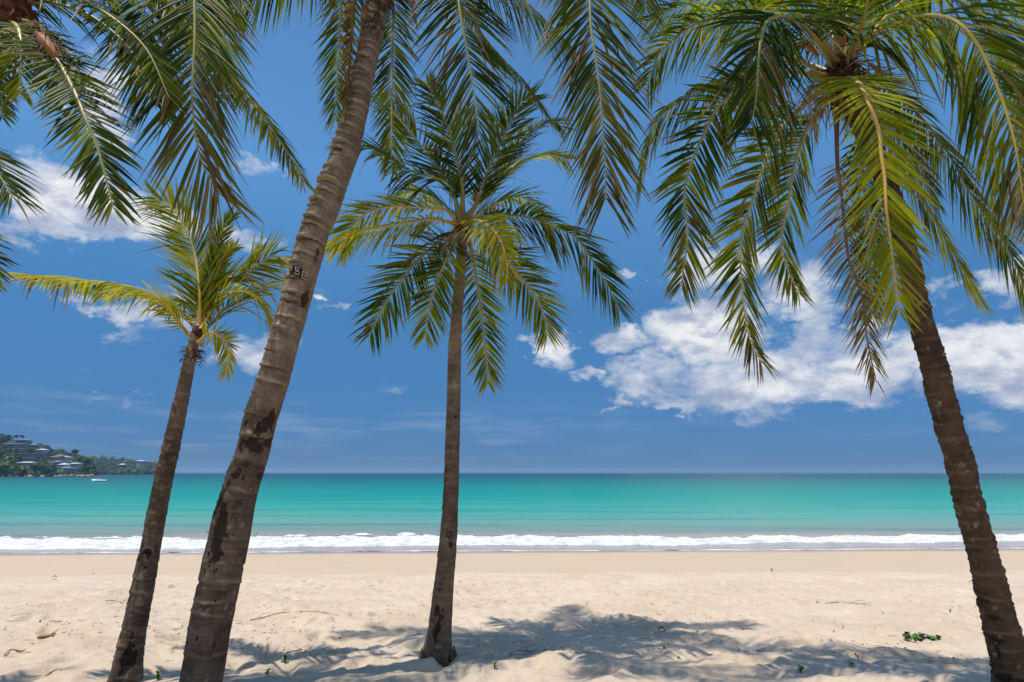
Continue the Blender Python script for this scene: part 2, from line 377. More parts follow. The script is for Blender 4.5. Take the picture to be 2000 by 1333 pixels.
def trunk(parent, pts, mat, rings, nang=56, step=.012, blobs=(), seed=0, ringspace=(.14, .08), bare=0.0, shag=0.0):
    """pts: (px, py, width_px, Y). rings: strength of leaf scars along the trunk (bottom, top)"""
    P = []
    for (px, py, wd, Y) in pts:
        a = at(px, py, Y); dep = topx(a)[2]; P.append((a.x, a.y, a.z, wd*dep/F_PX/2/math.sqrt(1+((px-1000)/F_PX)**2)))
    L0 = sum(np.linalg.norm(np.array(P[i+1][:3])-np.array(P[i][:3])) for i in range(len(P)-1))
    n = int(L0/step); Q, L = catmull(P, n); Cn, rad = Q[:, :3], Q[:, 3]
    T = norm(np.gradient(Cn, axis=0)); k = 15
    camp = np.array((0, 0, CAM_Z)); Vv = camp - Cn; Vv = norm(Vv - (Vv*T).sum(1, keepdims=True)*T); U = norm(np.cross(Vv, T))
    # U points to the picture's right, Vv to the camera
    U = np.where((U[:, :1] > 0), U, -U)
    s = np.linspace(0, L, n); f = s/L
    th = np.arange(nang)*2*np.pi/nang; TH, SS = np.meshgrid(th, s); FF = SS/L
    rs = np.random.default_rng(seed)
    # ring edges with uneven spacing
    e = [0.]
    while e[-1] < L+.5:
        q = e[-1]/L; sp = ringspace[0]*(1-q)+ringspace[1]*q; e.append(e[-1] + sp*rs.uniform(.55, 1.4))
    e = np.array(e); ne = len(e)
    tilt = rs.normal(0, .018, ne); ph = rs.uniform(0, 6.28, ne); centre = rs.normal(-.75, .55, ne); wide = rs.uniform(.5, 1.3, ne); amp = rs.uniform(.35, 1.1, ne)
    ang = (TH+np.pi) % (2*np.pi) - np.pi
    lw = .018*fbm(np.cos(TH)*1.6+5, np.sin(TH)*1.6+SS*1.2, seed+3, 3) + .005*fbm(np.cos(TH)*7, np.sin(TH)*7+SS*9, seed+4, 3, .6)
    sv = SS + lw
    idx = np.clip(np.searchsorted(e, sv.ravel()).reshape(sv.shape)-1, 0, ne-2)
    sl = sv + tilt[idx]*np.cos(TH-ph[idx]) + .022*(1-np.exp(-((((ang-centre[idx]+np.pi) % (2*np.pi))-np.pi)/(wide[idx]*1.2))**2))*min(1, rings[1]/2)
    frac = np.clip((e[idx+1]-sl)/(e[idx+1]-e[idx]), 0, 1)     # 0 just under the next edge, 1 at own edge
    frac = 1-frac                                            # rises from 0 (own lower edge) to 1 (upper edge)
    win = np.exp(-((((ang-centre[idx]+np.pi) % (2*np.pi))-np.pi)/wide[idx])**2)
    win = bare + (1-bare)*win
    rstr = rings[0]*(1-FF) + rings[1]*FF
    # the lip stands out at its lower edge and slopes back upward
    lipshape = np.exp(-frac*(4.5 if rings[1] < 2 else 7.))*np.clip(frac/.07, 0, 1)
    groove = np.exp(-((frac-1)/.10)**2)
    rr = rad[:, None]*(1 + .05*fbm(np.cos(TH)*1.3+9, np.sin(TH)*1.3+SS*.9, seed+8, 3) + .03*fbm(np.cos(TH)*3, np.sin(TH)*3+SS*5, seed+18, 3))
    rr = rr + (1.35 if rings[1] > 2 else 1.)*rstr*amp[idx]*win*(.028*lipshape - .014*groove)
    rr = rr + .004*fbm(TH*6/6.28*4, SS*9, seed+30, 3)
    if shag: rr = rr + shag*.012*np.maximum(0, fbm(np.cos(TH)*5, np.sin(TH)*5+SS*16, seed+50, 4, .6))*2
    mo = rr.mean(1) - rad; kk = 61; mo = np.convolve(np.pad(mo, kk//2, mode='edge'), np.ones(kk)/kk, 'valid')[:n]
    rr = rr - mo[:, None] - .02*rad[:, None]
    dark = np.zeros_like(TH)
    pxc = np.array([topx(c) for c in Cn])
    for (bx, by, bw, bh, st) in blobs:
        i = int(np.argmin(np.abs(pxc[:, 1]-by))); half = rad[i]/pxc[i, 2]*F_PX
        o = max(-.97, min(.97, (bx-pxc[i, 0])/half)); t0 = math.asin(o)
        hs = bh/F_PX*pxc[i, 2]*1.05; ws = bw/half
        da = ((ang - t0 + np.pi) % (2*np.pi)) - np.pi
        wob = 1+.9*fbm(ang*3+bx, SS*14, seed+60, 3, .6)
        q = np.sqrt((da/ws)**2 + ((SS-s[i])/hs)**2)*wob
        m_ = np.clip((1.15-q)/.3, 0, 1); dark = np.maximum(dark, m_*st); rr = rr - .010*m_*st
    if rings[1] > 2: dark = np.maximum(dark, .62*np.clip(win*1.3, 0, 1)*np.exp(-((frac-1)/.16)**2)*np.clip(FF*2.2-.25, 0, 1))  # dark leaf scar, with the shadow under each lip painted in
    lip = rstr/1.9*win*amp[idx]*np.exp(-((frac-.12)/.12)**2)  # mask for the painted sunlight on each lip
    X = Cn[:, None, :] + rr[..., None]*(U[:, None, :]*np.sin(TH)[..., None] + Vv[:, None, :]*np.cos(TH)[..., None])
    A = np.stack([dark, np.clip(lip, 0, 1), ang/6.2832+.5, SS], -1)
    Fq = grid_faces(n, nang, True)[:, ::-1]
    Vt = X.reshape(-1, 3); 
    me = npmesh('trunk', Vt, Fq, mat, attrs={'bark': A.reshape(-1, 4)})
    o = link('trunk', me, parent)
    def surf(px, py, lift=.0):
        i = int(np.argmin(np.abs(pxc[:, 1]-py))); half = rad[i]/pxc[i, 2]*F_PX
        o_ = max(-.97, min(.97, (px-pxc[i, 0])/half)); t0 = math.asin(o_); j = int(round((t0 % 6.2832)/6.2832*nang)) % nang
        r_ = rr[max(0, i-2):i+3, j].max() + lift
        return Vector(Cn[i] + r_*(U[i]*math.sin(t0) + Vv[i]*math.cos(t0)))
    return o, surf

LEAFK = 1.0
def frond(parent, K, Yc, pts, leaf=.6, tone=.3, S=None, n=None, dry=0., droop=1., petiole=.14, rib=.02, seed=0, gap=.05, fold=18, tipangle=24, wleaf=.0136, drytip=0., label=None, name='frond', basew=None, spacing=.0235):
    rs = np.random.default_rng(seed)
    P = [tuple(at(p[0], p[1], Yc + (p[2] if len(p) > 2 else 0.))) for p in pts]
    m = 48; Q, L = catmull(P, m); T = norm(np.gradient(Q, axis=0))
    if S is None:
        h = Q[-1]-Q[0]; h[2] = 0; h = h/np.linalg.norm(h); Sv = np.array((-h[1], h[0], 0.))
    else:
        Sv = np.array((math.cos(R(S)), math.sin(R(S)), 0.))
    Sx = norm(Sv[None, :] - (T*Sv).sum(1, keepdims=True)*T); N = np.cross(Sx, T)
    flip = -1 if N[:m//2, 2].mean() < 0 else 1; N = N*flip
    # midrib: a tapered channel
    tt = np.linspace(0, 1, m); bw = basew or rib*2.3
    rw = bw*np.exp(-tt*14) + rib*(1-tt)**.75*.95 + .003; rh = rw*.62
    na = 8; a = np.arange(na)*2*np.pi/na
    V = Q[:, None, :] + Sx[:, None, :]*(rw[:, None]*np.cos(a))[..., None] + N[:, None, :]*(rh[:, None]*np.sin(a))[..., None]
    tn = min(1, tone*1.1+.2)
    A = np.zeros((m, na, 4)); A[..., 0] = tn; A[..., 1] = max(dry, 0); A[..., 2] = .5; A[..., 3] = tt[:, None]
    A[:, :, 1] = np.maximum(A[:, :, 1], (np.exp(-tt*16)*.8)[:, None])
    rb = link(name, npmesh(name, V.reshape(-1, 3), grid_faces(m, na, True), M_RIB, attrs={'leafcol': A.reshape(-1, 4)}), parent)
    if label: rb['label'] = label
    # leaflets
    if n is None: n = max(24, int(L*(1-petiole)/spacing))
    t = np.tile(np.linspace(petiole, .995, n), 2) + rs.normal(0, .0022, 2*n); t = np.clip(t, .02, .998)
    side = np.repeat([1., -1.], n)
    keep = rs.random(2*n) > gap
    # gaps come in runs
    for _ in range(int(gap*34)):
        c0 = rs.uniform(petiole, 1); sd = rs.choice([1., -1.]); keep &= ~((np.abs(t-c0) < rs.uniform(.004, .016)) & (side == sd))
    t, side = t[keep], side[keep]; M_ = len(t)
    ip = lambda A_: np.stack([np.interp(t, tt, A_[:, k]) for k in range(3)], 1)
    B, Tt, Ss, Nn = ip(Q), norm(ip(T)), norm(ip(Sx)), norm(ip(N))
    v = (t-petiole)/(1-petiole)
    prof = np.interp(v, [0, .08, .25, .5, .75, .92, 1], [.55, .84, 1., 1., .88, .68, .46])
    ln = leaf*LEAFK*prof*rs.uniform(.82, 1.1, M_)
    al = np.radians(np.interp(v, [0, .3, .7, 1], [68, 56, 45, tipangle+6]) + rs.normal(0, 2.8, M_))
    al = al*(1-.34*np.clip(Tt[:, 2], 0, 1))
    # clumps that lean together
    ph_ = rs.uniform(0, 6, 4)
    al = al + np.radians(4.5)*np.sin(v*130*L/3+ph_[0]+side*2)*np.sin(v*37+ph_[1]) + np.radians(3.5)*np.sin(v*260*L/3+ph_[2]+side)
    al = al + np.radians(3.5)*np.sin(v*47+rs.uniform(0, 6)) * (side*.5+.5) + np.radians(3)*np.sin(v*71+2)*(.5-side*.5)
    be = np.radians(np.interp(v, [0, .5, 1], [fold, fold*.6, 4]) + rs.normal(0, 5, M_))
    d = Tt*np.cos(al)[:, None] + np.sin(al)[:, None]*(Ss*(side*np.cos(be))[:, None] + Nn*np.sin(be)[:, None])
    d = norm(d)
    broken = rs.random(M_) < .08
    kd = None
    K_ = 6; g = np.array((0, 0, -1.))
    kd = droop*.9*(1-.72*np.clip(Tt[:, 2], 0, 1))*(1-.50*np.clip(-Tt[:, 2], 0, 1)**1.5)*rs.uniform(.75, 1.3, M_)*np.where(broken, 3.5, 1.)
    rows = [B + Ss*(side*.004)[:, None]]; dirs = [d]
    p = rows[0]
    for k in range(K_):
        q = (k+1)/K_
        d = norm(d + g*(kd*ln/.6*(.78-.66*q))[:, None]/K_*2.1)
        p = p + d*(ln/K_)[:, None]; rows.append(p); dirs.append(d)
    wprof = [.35, .95, 1., .86, .62, .34, .05]
    wl = wleaf*rs.uniform(.75, 1.2, M_)*(.55+.45*prof)
    wv0 = norm(Tt - (Tt*dirs[0]).sum(1, keepdims=True)*dirs[0])
    tw = rs.normal(0, .35, M_)
    V = np.zeros((M_, K_+1, 3, 3))
    for k in range(K_+1):
        dk = dirs[k]; wv = norm(wv0 - (wv0*dk).sum(1, keepdims=True)*dk); nv = np.cross(dk, wv)
        nv = nv*np.sign((nv*Nn).sum(1, keepdims=True)+1e-6)
        ca, sa = np.cos(tw*k/K_)[:, None], np.sin(tw*k/K_)[:, None]
        wv, nv = wv*ca + nv*sa, nv*ca - wv*sa
        hw = (wl*wprof[k])[:, None]
        V[:, k, 0] = rows[k] + wv*hw*.88 - nv*hw*.45; V[:, k, 1] = rows[k]; V[:, k, 2] = rows[k] - wv*hw*.88 - nv*hw*.45
    base = (np.arange(M_)*(K_+1)*3)[:, None]
    fs = []
    for k in range(K_):
        for j in (0, 1): fs.append([k*3+j, k*3+j+1, (k+1)*3+j+1, (k+1)*3+j])
    fs = np.array(fs).reshape(1, -1); Fq = (base + fs).reshape(-1, 4)
    A = np.zeros((M_, K_+1, 3, 4))
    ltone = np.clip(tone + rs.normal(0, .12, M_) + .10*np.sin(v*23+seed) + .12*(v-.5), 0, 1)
    ldry = np.clip(dry + (rs.random(M_) < .06)*rs.uniform(.4, 1, M_) + broken*.5 + drytip*np.clip((v-.7)/.3, 0, 1)*rs.uniform(.4, 1.2, M_), 0, 1)
    A[..., 0] = ltone[:, None, None]; A[..., 1] = ldry[:, None, None]; A[..., 2] = rs.random(M_)[:, None, None]
    A[..., 3] = (np.arange(K_+1)/K_)[None, :, None]
    me = npmesh('leaflets', V.reshape(-1, 3), Fq, M_LEAF, smooth=True, attrs={'leafcol': A.reshape(-1, 4)})
    lo = bpy.data.objects.new('leaflets', me); C.objects.link(lo); lo.parent = rb; lo['kind'] = 'stuff'
    return rb

def crown_heart(parent, K, Yc, r, top=None, seed=0, mat=M_FIBRE, strands=46):
    """the matted fibre where the petioles leave the trunk"""
    rr = random.Random(seed); c = at(K[0], K[1], Yc); mb = MB()
    mb.blob(c, r, 3, .16, seed, (1, 1, 1.35))
    me = mb.build('crown_fibre', mat, parent, True)
    mb = MB()
    for i in range(strands):
        a = rr.uniform(0, 6.28); e = rr.uniform(-.9, .9); d = Vector((math.cos(a)*math.cos(e), math.sin(a)*math.cos(e), math.sin(e)))
        p = c + Vector((0, 0, rr.uniform(-1.1, .9)*r)) + d*r*.7; l = rr.uniform(1.2, 3.2)*r; pts = [p]; dd = d.copy()
        for k in range(5):
            dd = (dd + Vector((rr.uniform(-.3, .3), rr.uniform(-.3, .3), -.42+rr.uniform(-.15, .15)))).normalized(); p = p + dd*l/5; pts.append(p)
        mb.tube(pts, [r*.075, r*.07, r*.05, r*.04, r*.03, r*.012], 4, .5)
    o = mb.build('fibre_strands', mat, parent); o['kind'] = 'stuff'
def spathe(parent, K, Yc, p0, p1, wd, mat=M_SPATHE):
    a, b = at(p0[0], p0[1], Yc+p0[2]), at(p1[0], p1[1], Yc+p1[2]); mb = MB(); L = (b-a).length
    T = (b-a).normalized(); S_ = T.cross(Vector((0, -1, .3))).normalized(); N_ = S_.cross(T); V = []; n = 10
    for i in range(n+1):
        q = i/n; wq = wd*math.sin(math.pi*min(1, q*.9+.06))**.8; bend = N_*math.sin(q*math.pi)*L*.12
        for j in range(7):
            s_ = (j-3)/3; V.append(a + (b-a)*q + bend + S_*s_*wq + N_*(-(abs(s_)**1.6))*wq*.8)
    mb.add(V, [(i*7+j, i*7+j+1, (i+1)*7+j+1, (i+1)*7+j) for i in range(n) for j in range(6)])
    o = mb.build('spathe', mat, parent, True); md = o.modifiers.new('thickness', 'SOLIDIFY'); md.thickness = .006
def flower_stalk(parent, K, Yc, p0, p1, seed=0, spread=.22):
    rr = random.Random(seed); a, b = at(p0[0], p0[1], Yc+p0[2]), at(p1[0], p1[1], Yc+p1[2]); mb = MB()
    mid = (a+b)/2 + Vector((0, 0, .08)); mb.tube([a, mid, b], [.012, .009, .004], 5)
    for i in range(34):
        q = rr.uniform(.3, 1); p = a.lerp(mid, q*2) if q < .5 else mid.lerp(b, q*2-1); dd = (b-a).normalized(); pts = [p]
        dd = (dd*.5 + Vector((rr.uniform(-1, 1), rr.uniform(-1, 1), rr.uniform(-.6, .5)))).normalized()
        for k in range(4): dd = (dd + Vector((rr.uniform(-.2, .2), rr.uniform(-.2, .2), -.22))).normalized(); p = p + dd*spread/4; pts.append(p)
        mb.tube(pts, [.004, .004, .0035, .003, .002], 3)
    mb.build('flower_stalk', M_STALK, parent)

def palm(label, base_px, YB, group='coconut palms standing on the sand'):
    b = at(base_px[0], base_px[1], YB); z = float(sand_z(b.x, b.y))
    return empty('coconut_palm', (b.x, b.y, z), label, 'palm tree', group)

# --- the big leaning palm, second from the left
YB = 5.3
p_big = palm('thick ringed coconut palm leaning right, with letters cut into its bark', (394, 1340), YB)
b0 = p_big.location; 
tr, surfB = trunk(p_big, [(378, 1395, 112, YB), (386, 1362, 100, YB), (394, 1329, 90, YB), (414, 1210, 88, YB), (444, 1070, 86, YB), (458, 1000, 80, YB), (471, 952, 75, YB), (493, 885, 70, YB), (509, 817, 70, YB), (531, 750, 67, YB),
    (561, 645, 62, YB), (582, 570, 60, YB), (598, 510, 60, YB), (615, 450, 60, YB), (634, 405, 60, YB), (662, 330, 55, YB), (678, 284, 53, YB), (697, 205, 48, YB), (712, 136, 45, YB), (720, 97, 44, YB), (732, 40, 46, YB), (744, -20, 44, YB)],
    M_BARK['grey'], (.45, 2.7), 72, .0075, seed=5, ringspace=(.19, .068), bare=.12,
    blobs=[(430, 1040, 15, 62, .9), (425, 985, 12, 26, .8), (462, 1000, 8, 24, .5), (505, 842, 9, 11, 1), (481, 832, 5, 7, 1), (471, 872, 6, 14, 1), (497, 872, 18, 14, .85), (523, 862, 14, 10, .8), (527, 815, 14, 16, .9), (510, 922, 14, 8, .7), (462, 930, 10, 7, .8), (448, 945, 4, 8, 1),
           (483, 905, 10, 6, .6), (594, 585, 8, 14, .8), (617, 500, 6, 14, .7), (445, 1270, 5, 10, .8), (371, 1250, 3, 4, .9), (388, 1238, 3, 5, .9), (418, 1252, 3, 5, .7), (432, 1290, 8, 16, .35), (470, 1050, 10, 30, .35)])
# carved letters on a blackened patch
def stroke(surf, segs, wd, name, mat, parent, lift=.004):
    mb = MB()
    for sg in segs:
        pts = []
        for i in range(len(sg)-1):
            for q in np.linspace(0, 1, 5, endpoint=False): pts.append(surf(sg[i][0]*(1-q)+sg[i+1][0]*q, sg[i][1]*(1-q)+sg[i+1][1]*q, lift))
        pts.append(surf(sg[-1][0], sg[-1][1], lift)); mb.tube(pts, wd, 5, .6)
    return mb.build(name, mat, parent, True)
M_CUT = simple('cut_wood', (.46, .40, .32), .9, .25, 40)
M_BURN = simple('blackened_bark', (.022, .018, .015), .95, .4, 30)
def patch(surf, x0, x1, y0, y1, sl, name, mat, parent, lift):
    V = []; nx, ny = 12, 10
    for j in range(ny+1):
        for i in range(nx+1):
            jx = 1.4*math.sin(j*2.1+i); jy = 1.5*math.sin(i*1.7+j*.6)
            x = x0+(x1-x0)*i/nx + (jx if i in (0, nx) else 0); y = y0+(y1-y0)*j/ny + (x-x0)*sl + (jy if j in (0, ny) else 0)
            V.append(surf(x, y, lift))
    mb = MB(); mb.add(V, [(j*(nx+1)+i, j*(nx+1)+i+1, (j+1)*(nx+1)+i+1, (j+1)*(nx+1)+i) for j in range(ny) for i in range(nx)])
    o = mb.build(name, mat, parent, True); md = o.modifiers.new('thickness', 'SOLIDIFY'); md.thickness = .003; return o
patch(surfB, 568, 591, 529, 547, .22, 'blackened_patch', M_BURN, p_big, .004)
for sgs in ([[(566, 533), (571, 533.5), (571.5, 538), (567, 539)]], [[(577, 533.5), (582, 534), (582, 539), (577.5, 539.5), (577, 533.5)], [(577.5, 539.5), (583, 540.5), (583, 546), (576, 545)]],
            [[(600, 541), (590, 537), (589, 543), (588, 549), (595, 552)], [(589, 543), (597, 545.5)]], [[(586, 555), (587, 556)]]):
    stroke(surfB, sgs, .0058, 'carved_letter', M_CUT, p_big, .010)
for sg in ([(402, 1037), (413, 1045)], [(497, 1046), (505, 1041)]):
    mb = MB(); mb.tube([at(sg[0][0], sg[0][1], YB), at(sg[1][0], sg[1][1], YB+.02)], .003, 4); mb.build('twig', M_STALK, p_big)
K = (752, -45)
BF = [ # pts, leaf, tone, S, extra
  ([(752,-45),(610,-190,-.5),(450,-200,-1.0),(388,-70,-1.4),(380,80,-1.5),(376,200,-1.5),(390,305,-1.4),(428,382,-1.25)], .76, .24, 15, dict(rib=.022, drytip=.6)),
  ([(752,-45),(600,-200,-.2),(430,-200,-.4),(320,-110,-.6),(285,0,-.7),(278,100,-.7),(300,205,-.7)], .74, .2, 20, dict(gap=.08)),
  ([(752,-45),(620,-150,.2),(500,-130,.3),(430,-40,.3),(418,70,.3),(440,190,.3)], .60, .26, 25, dict()),
  ([(752,-45),(690,-110,.4),(610,-80,.8),(520,-25,.9),(440,15,.9),(395,70,.9)], .62, .32, 90, dict(droop=1.6, fold=0)),
  ([(745,-40),(700,-95,.4),(672,-30,.6),(664,60,.7),(658,150,.7),(655,235,.7)], .42, .42, 0, dict()),
  ([(745,-35,-.1),(705,-60,-.15),(690,20,-.2),(682,110,-.2),(672,222,-.2)], .30, .1, 90, dict(dry=.85, droop=3, tipangle=14, label='dead brown frond hanging close to the trunk')),
  ([(755,-45),(764,-100,.2),(768,0,.4),(766,110,.42),(765,220,.42),(764,330,.4)], .40, .46, 5, dict(rib=.02)),
  ([(755,-45),(815,-150,-.3),(880,-90,-.5),(898,20,-.6),(914,110,-.6),(926,180,-.6),(936,262,-.6)], .74, .18, 0, dict(gap=.08)),
  ([(755,-45),(900,-220,-.6),(1060,-190,-1.),(1140,-60,-1.2),(1155,60,-1.25),(1172,180,-1.25),(1180,300,-1.2),(1184,395,-1.1)], .74, .20, 0, dict(rib=.02, drytip=.5)),
  ([(755,-45),(850,-110,.3),(940,-60,.5),(1020,0,.55),(1075,50,.55),(1125,105,.55),(1170,165,.55)], .66, .42, 70, dict(droop=1.7, fold=0)),
  ([(755,-45),(820,-80,.5),(880,-20,.8),(960,90,.9),(1030,165,.9),(1085,245,.9)], .45, .40, 60, dict(droop=1.6, fold=0)),
  ([(755,-45),(900,-250,-.2),(1080,-300,-.3),(1210,-200,-.4),(1250,-80,-.4),(1262,20,-.4)], .62, .24, 10, dict(rib=.018)),
  ([(752,-45),(740,-250,.4),(720,-420,.9),(700,-520,1.5)], .7, .35, 0, {}),
  ([(752,-45),(800,-300,0),(900,-480,.2),(1020,-560,.5)], .7, .35, None, {}),
]
LEAFK = 1.18
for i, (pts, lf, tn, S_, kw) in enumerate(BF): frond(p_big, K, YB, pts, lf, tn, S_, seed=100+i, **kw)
crown_heart(p_big, (748, -30), YB, .13, seed=4)
# fibre wrapping the top of the trunk
def wrap(parent, surf, y0, y1, xc, hw, n, mat, seed, ln=.16):
    rr = random.Random(seed); mb = MB()
    for i in range(n):
        q = rr.random(); y = y0+(y1-y0)*q; x = xc(y)+rr.uniform(-hw, hw); p = Vector(surf(x, y, .006)); sd = rr.uniform(-1, 1)
        pts = [p]; d = Vector((sd*.6, -.2, .75)).normalized() if rr.random() < .6 else Vector((sd*.8, -.3, -.7)).normalized()
        for k in range(3): p = p + (d + Vector((rr.uniform(-.2, .2), -.05, rr.uniform(-.2, .2))))*ln/3; pts.append(p)
        mb.tube(pts, [.006, .005, .004, .002], 3, .6)
    o = mb.build('fibre_wrap', mat, parent); o['kind'] = 'stuff'
wrap(p_big, surfB, 80, -15, lambda y: 722+(97-y)*.2, 20, 90, M_FIBRE, 3)
spathe(p_big, K, YB, (775, -40, -.3), (812, 12, -.35), .05)
spathe(p_big, K, YB, (800, -5, -.34), (816, 60, -.36), .018, M_FIBRE)

# --- middle palm
YD = 6.4
p_mid = palm('slender upright coconut palm with full round crown and dark scars at its foot', (855, 1272), YD)
tr, surfD = trunk(p_mid, [(850, 1305, 74, YD), (854, 1276, 62, YD), (858, 1240, 50, YD), (866, 1150, 39, YD), (875, 1060, 35, YD), (880.6, 970, 31, YD), (884.5, 835, 29, YD), (888, 690, 26, YD), (892, 625, 23, YD), (899, 527, 20, YD), (902, 488, 21, YD), (903, 450, 24, YD)],
    M_BARK['grey'], (.35, .8), 48, .012, seed=15, ringspace=(.13, .10), bare=.3,
    blobs=[(852, 1190, 5, 11, 1), (861, 1202, 5, 8, 1), (866, 1186, 3, 4, .9), (852, 1228, 6, 18, 1), (858, 1222, 5, 12, .8), (862, 1138, 7, 14, .55), (878, 1042, 9, 10, .6), (881, 1062, 4, 4, .9), (890, 815, 5, 4, .7), (885, 910, 6, 3, .6), (884, 1190, 4, 30, .4)])
DF = [
  ([(902,440),(888,385,-.2),(872,356,-.35),(835,344,-.45),(798,332,-.5),(751,301,-.5),(702,276,-.5),(670,285,-.5)], .56, .16, 75, dict(droop=1.4)),
  ([(898,438),(872,412,0),(845,408,0),(767,403,.1),(718,416,.1),(685,446,.1),(662,492,.1)], .50, .66, 50, dict(fold=24)),
  ([(897,440),(845,428,-.2),(800,434,-.35),(740,444,-.5),(690,456,-.6),(638,482,-.6)], .46, .70, 80, dict(droop=1.5, fold=0)),
  ([(898,446),(864,467,-.2),(841,486,-.3),(811,514,-.4),(770,566,-.5),(747,605,-.5),(722,655,-.5)], .50, .24, 30, dict(rib=.018)),
  ([(898,450),(880,490,-.2),(872,508,-.3),(854,547,-.35),(840,596,-.4),(831,655,-.4)], .44, .34, 20, dict(rib=.016)),
  ([(906,448),(918,478,.1),(923.5,504,.15),(932,554,.2),(941,616,.2),(948,677,.2),(953,750,.2)], .42, .42, 0, dict(rib=.018, drytip=.3)),
  ([(910,446),(955,475,-.2),(996,517,-.3),(1038,568,-.4),(1063,615,-.4),(1070,655,-.4)], .50, .36, -30, dict(rib=.02)),
  ([(908,440),(945,424,-.2),(990,421,-.3),(1026,424,-.4),(1069,438,-.5),(1125,465,-.5),(1167,525,-.5),(1192,566,-.5),(1209,602,-.5)], .60, .14, -60, dict(droop=1.2, fold=8)),
  ([(905,440),(932,430,-.5),(962,448,-.9),(979,474,-1.05),(990,512,-1.1),(992,545,-1.1)], .42, .62, -30, dict(droop=1.4)),
  ([(908,436),(945,385,.2),(980,345,.4),(1012,319,.5),(1046,306,.6),(1080,303,.6),(1108,312,.6)], .50, .58, -35, dict()),
  ([(906,432),(931,398,0),(952,335,.1),(974,290,.1),(997,240,.1),(1017,204,.1),(1045,185,.1)], .52, .30, 0, dict(rib=.02)),
  ([(902,430),(903,370,-.1),(892,309,-.15),(880,264,-.2),(862,215,-.2),(835,165,-.2)], .56, .28, 0, dict(rib=.02)),
  ([(899,430),(885,375,.1),(866,346,.2),(845,317,.2),(821,282,.3),(786,241,.3),(742,190,.3)], .52, .22, 20, dict(rib=.02)),
  ([(908,436),(955,405,.5),(1010,385,.8),(1050,405,.9),(1070,450,.9)], .48, .35, -70, dict(droop=1.4)),
  ([(899,436),(860,395,.5),(815,375,.8),(770,385,.9)], .48, .3, 70, dict(droop=1.4)),
  ([(908,436),(980,330,.2),(1030,260,.3),(1075,235,.4),(1100,250,.4)], .45, .22, -30, dict(gap=.15)),
]
LEAFK = 1.02
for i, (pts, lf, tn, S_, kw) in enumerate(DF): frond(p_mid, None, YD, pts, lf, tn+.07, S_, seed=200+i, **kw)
crown_heart(p_mid, (902, 452), YD, .085, seed=9, strands=60)
spathe(p_mid, None, YD, (925, 436, -.15), (982, 411, -.2), .028, M_FIBRE_RED)
spathe(p_mid, None, YD, (888, 452, -.15), (838, 473, -.2), .022, M_FIBRE)
spathe(p_mid, None, YD, (928, 398, -.1), (936, 375, -.1), .02)
flower_stalk(p_mid, None, YD, (925, 445, -.3), (1015, 470, -.6), 3)
flower_stalk(p_mid, None, YD, (925, 450, -.4), (990, 505, -.75), 5)
flower_stalk(p_mid, None, YD, (893, 455, -.2), (868, 490, -.35), 6, .15)

# --- small palm on the left
YC = 5.6
p_left = palm('small young coconut palm with open upright crown and a dark hollow at its foot', (245, 1335), YC)
tr, surfC = trunk(p_left, [(232, 1375, 96, YC), (240, 1345, 84, YC), (247, 1315, 70, YC), (256, 1260, 57, YC), (268, 1200, 52, YC), (280, 1140, 49, YC), (294, 1070, 43, YC), (307, 1000, 41, YC), (317, 950, 40, YC), (333, 880, 37, YC), (346, 820, 34, YC), (363, 740, 28, YC), (371, 703, 25, YC), (380, 661, 21, YC), (386, 640, 19, YC)],
    M_BARK['grey'], (.5, .75), 48, .012, seed=25, ringspace=(.115, .10), bare=.45,
    blobs=[(250, 1285, 14, 20, .9), (242, 1302, 8, 10, .9), (256, 1262, 5, 12, .8), (290, 1076, 6, 7, .95), (304, 1070, 3, 8, .8), (277, 1085, 4, 9, .8), (283, 1106, 4, 4, .8), (272, 1290, 3, 8, .7), (318, 1040, 5, 20, .3)])
CF = [
  ([(384,655),(369,655,0),(352,634,-.1),(305,581,-.3),(250,559,-.4),(200,551,-.5),(120,543,-.5),(30,535,-.5)], .40, .62, 80, dict(droop=1.5, fold=4, petiole=.1, drytip=.7)),
  ([(386,652),(374,635,.2),(355,610,.3),(310,588,.5),(250,572,.6),(205,580,.6)], .36, .66, 80, dict(droop=1.3, petiole=.15)),
  ([(388,645),(390,600,0),(389,564,0),(380,495,.1),(361,448,.1),(339,409,.1),(300,384,.1)], .58, .48, 0, dict(rib=.014, petiole=.08)),
  ([(389,640),(402,585,.1),(416,536,.1),(425,481,.1),(439,442,.1),(454,420,.1)], .30, .22, 65, dict(petiole=.1)),
  ([(390,640),(405,590,.1),(427,550,.2),(472,536,.3),(500,519,.3),(530,502,.3),(568,507,.3)], .50, .46, 10, dict(petiole=.1)),
  ([(389,668,.05),(411,634,.15),(452,592,.3),(500,564,.4),(555,544,.5)], .56, .40, -20, dict(petiole=.16, droop=1.3, rib=.014)),
  ([(390,672,-.05),(405,651,-.15),(427,655,-.2),(444,675,-.25),(446,703,-.25),(440,733,-.25)], .24, .66, -20, dict(petiole=.15, drytip=.3)),
  ([(391,645),(425,592,.1),(470,570,.15),(512,590,.2),(530,632,.2)], .50, .66, -60, dict(petiole=.2, droop=1.4)),
  ([(387,645),(378,600,.3),(352,588,.5),(325,610,.5)], .32, .34, 60, dict(petiole=.2, droop=1.5)),
  ([(390,640),(405,580,.1),(425,530,.1),(440,497,.1),(462,480,.1)], .20, .55, 20, dict(petiole=.2)),
]
LEAFK = .98
for i, (pts, lf, tn, S_, kw) in enumerate(CF): frond(p_left, None, YC, pts, lf, min(.85, tn+.12), S_, seed=300+i, n=None, **({} if 'rib' in kw else {'rib': .013}), wleaf=.0120, spacing=.019, **kw)
mb = MB(); rr_ = random.Random(8)
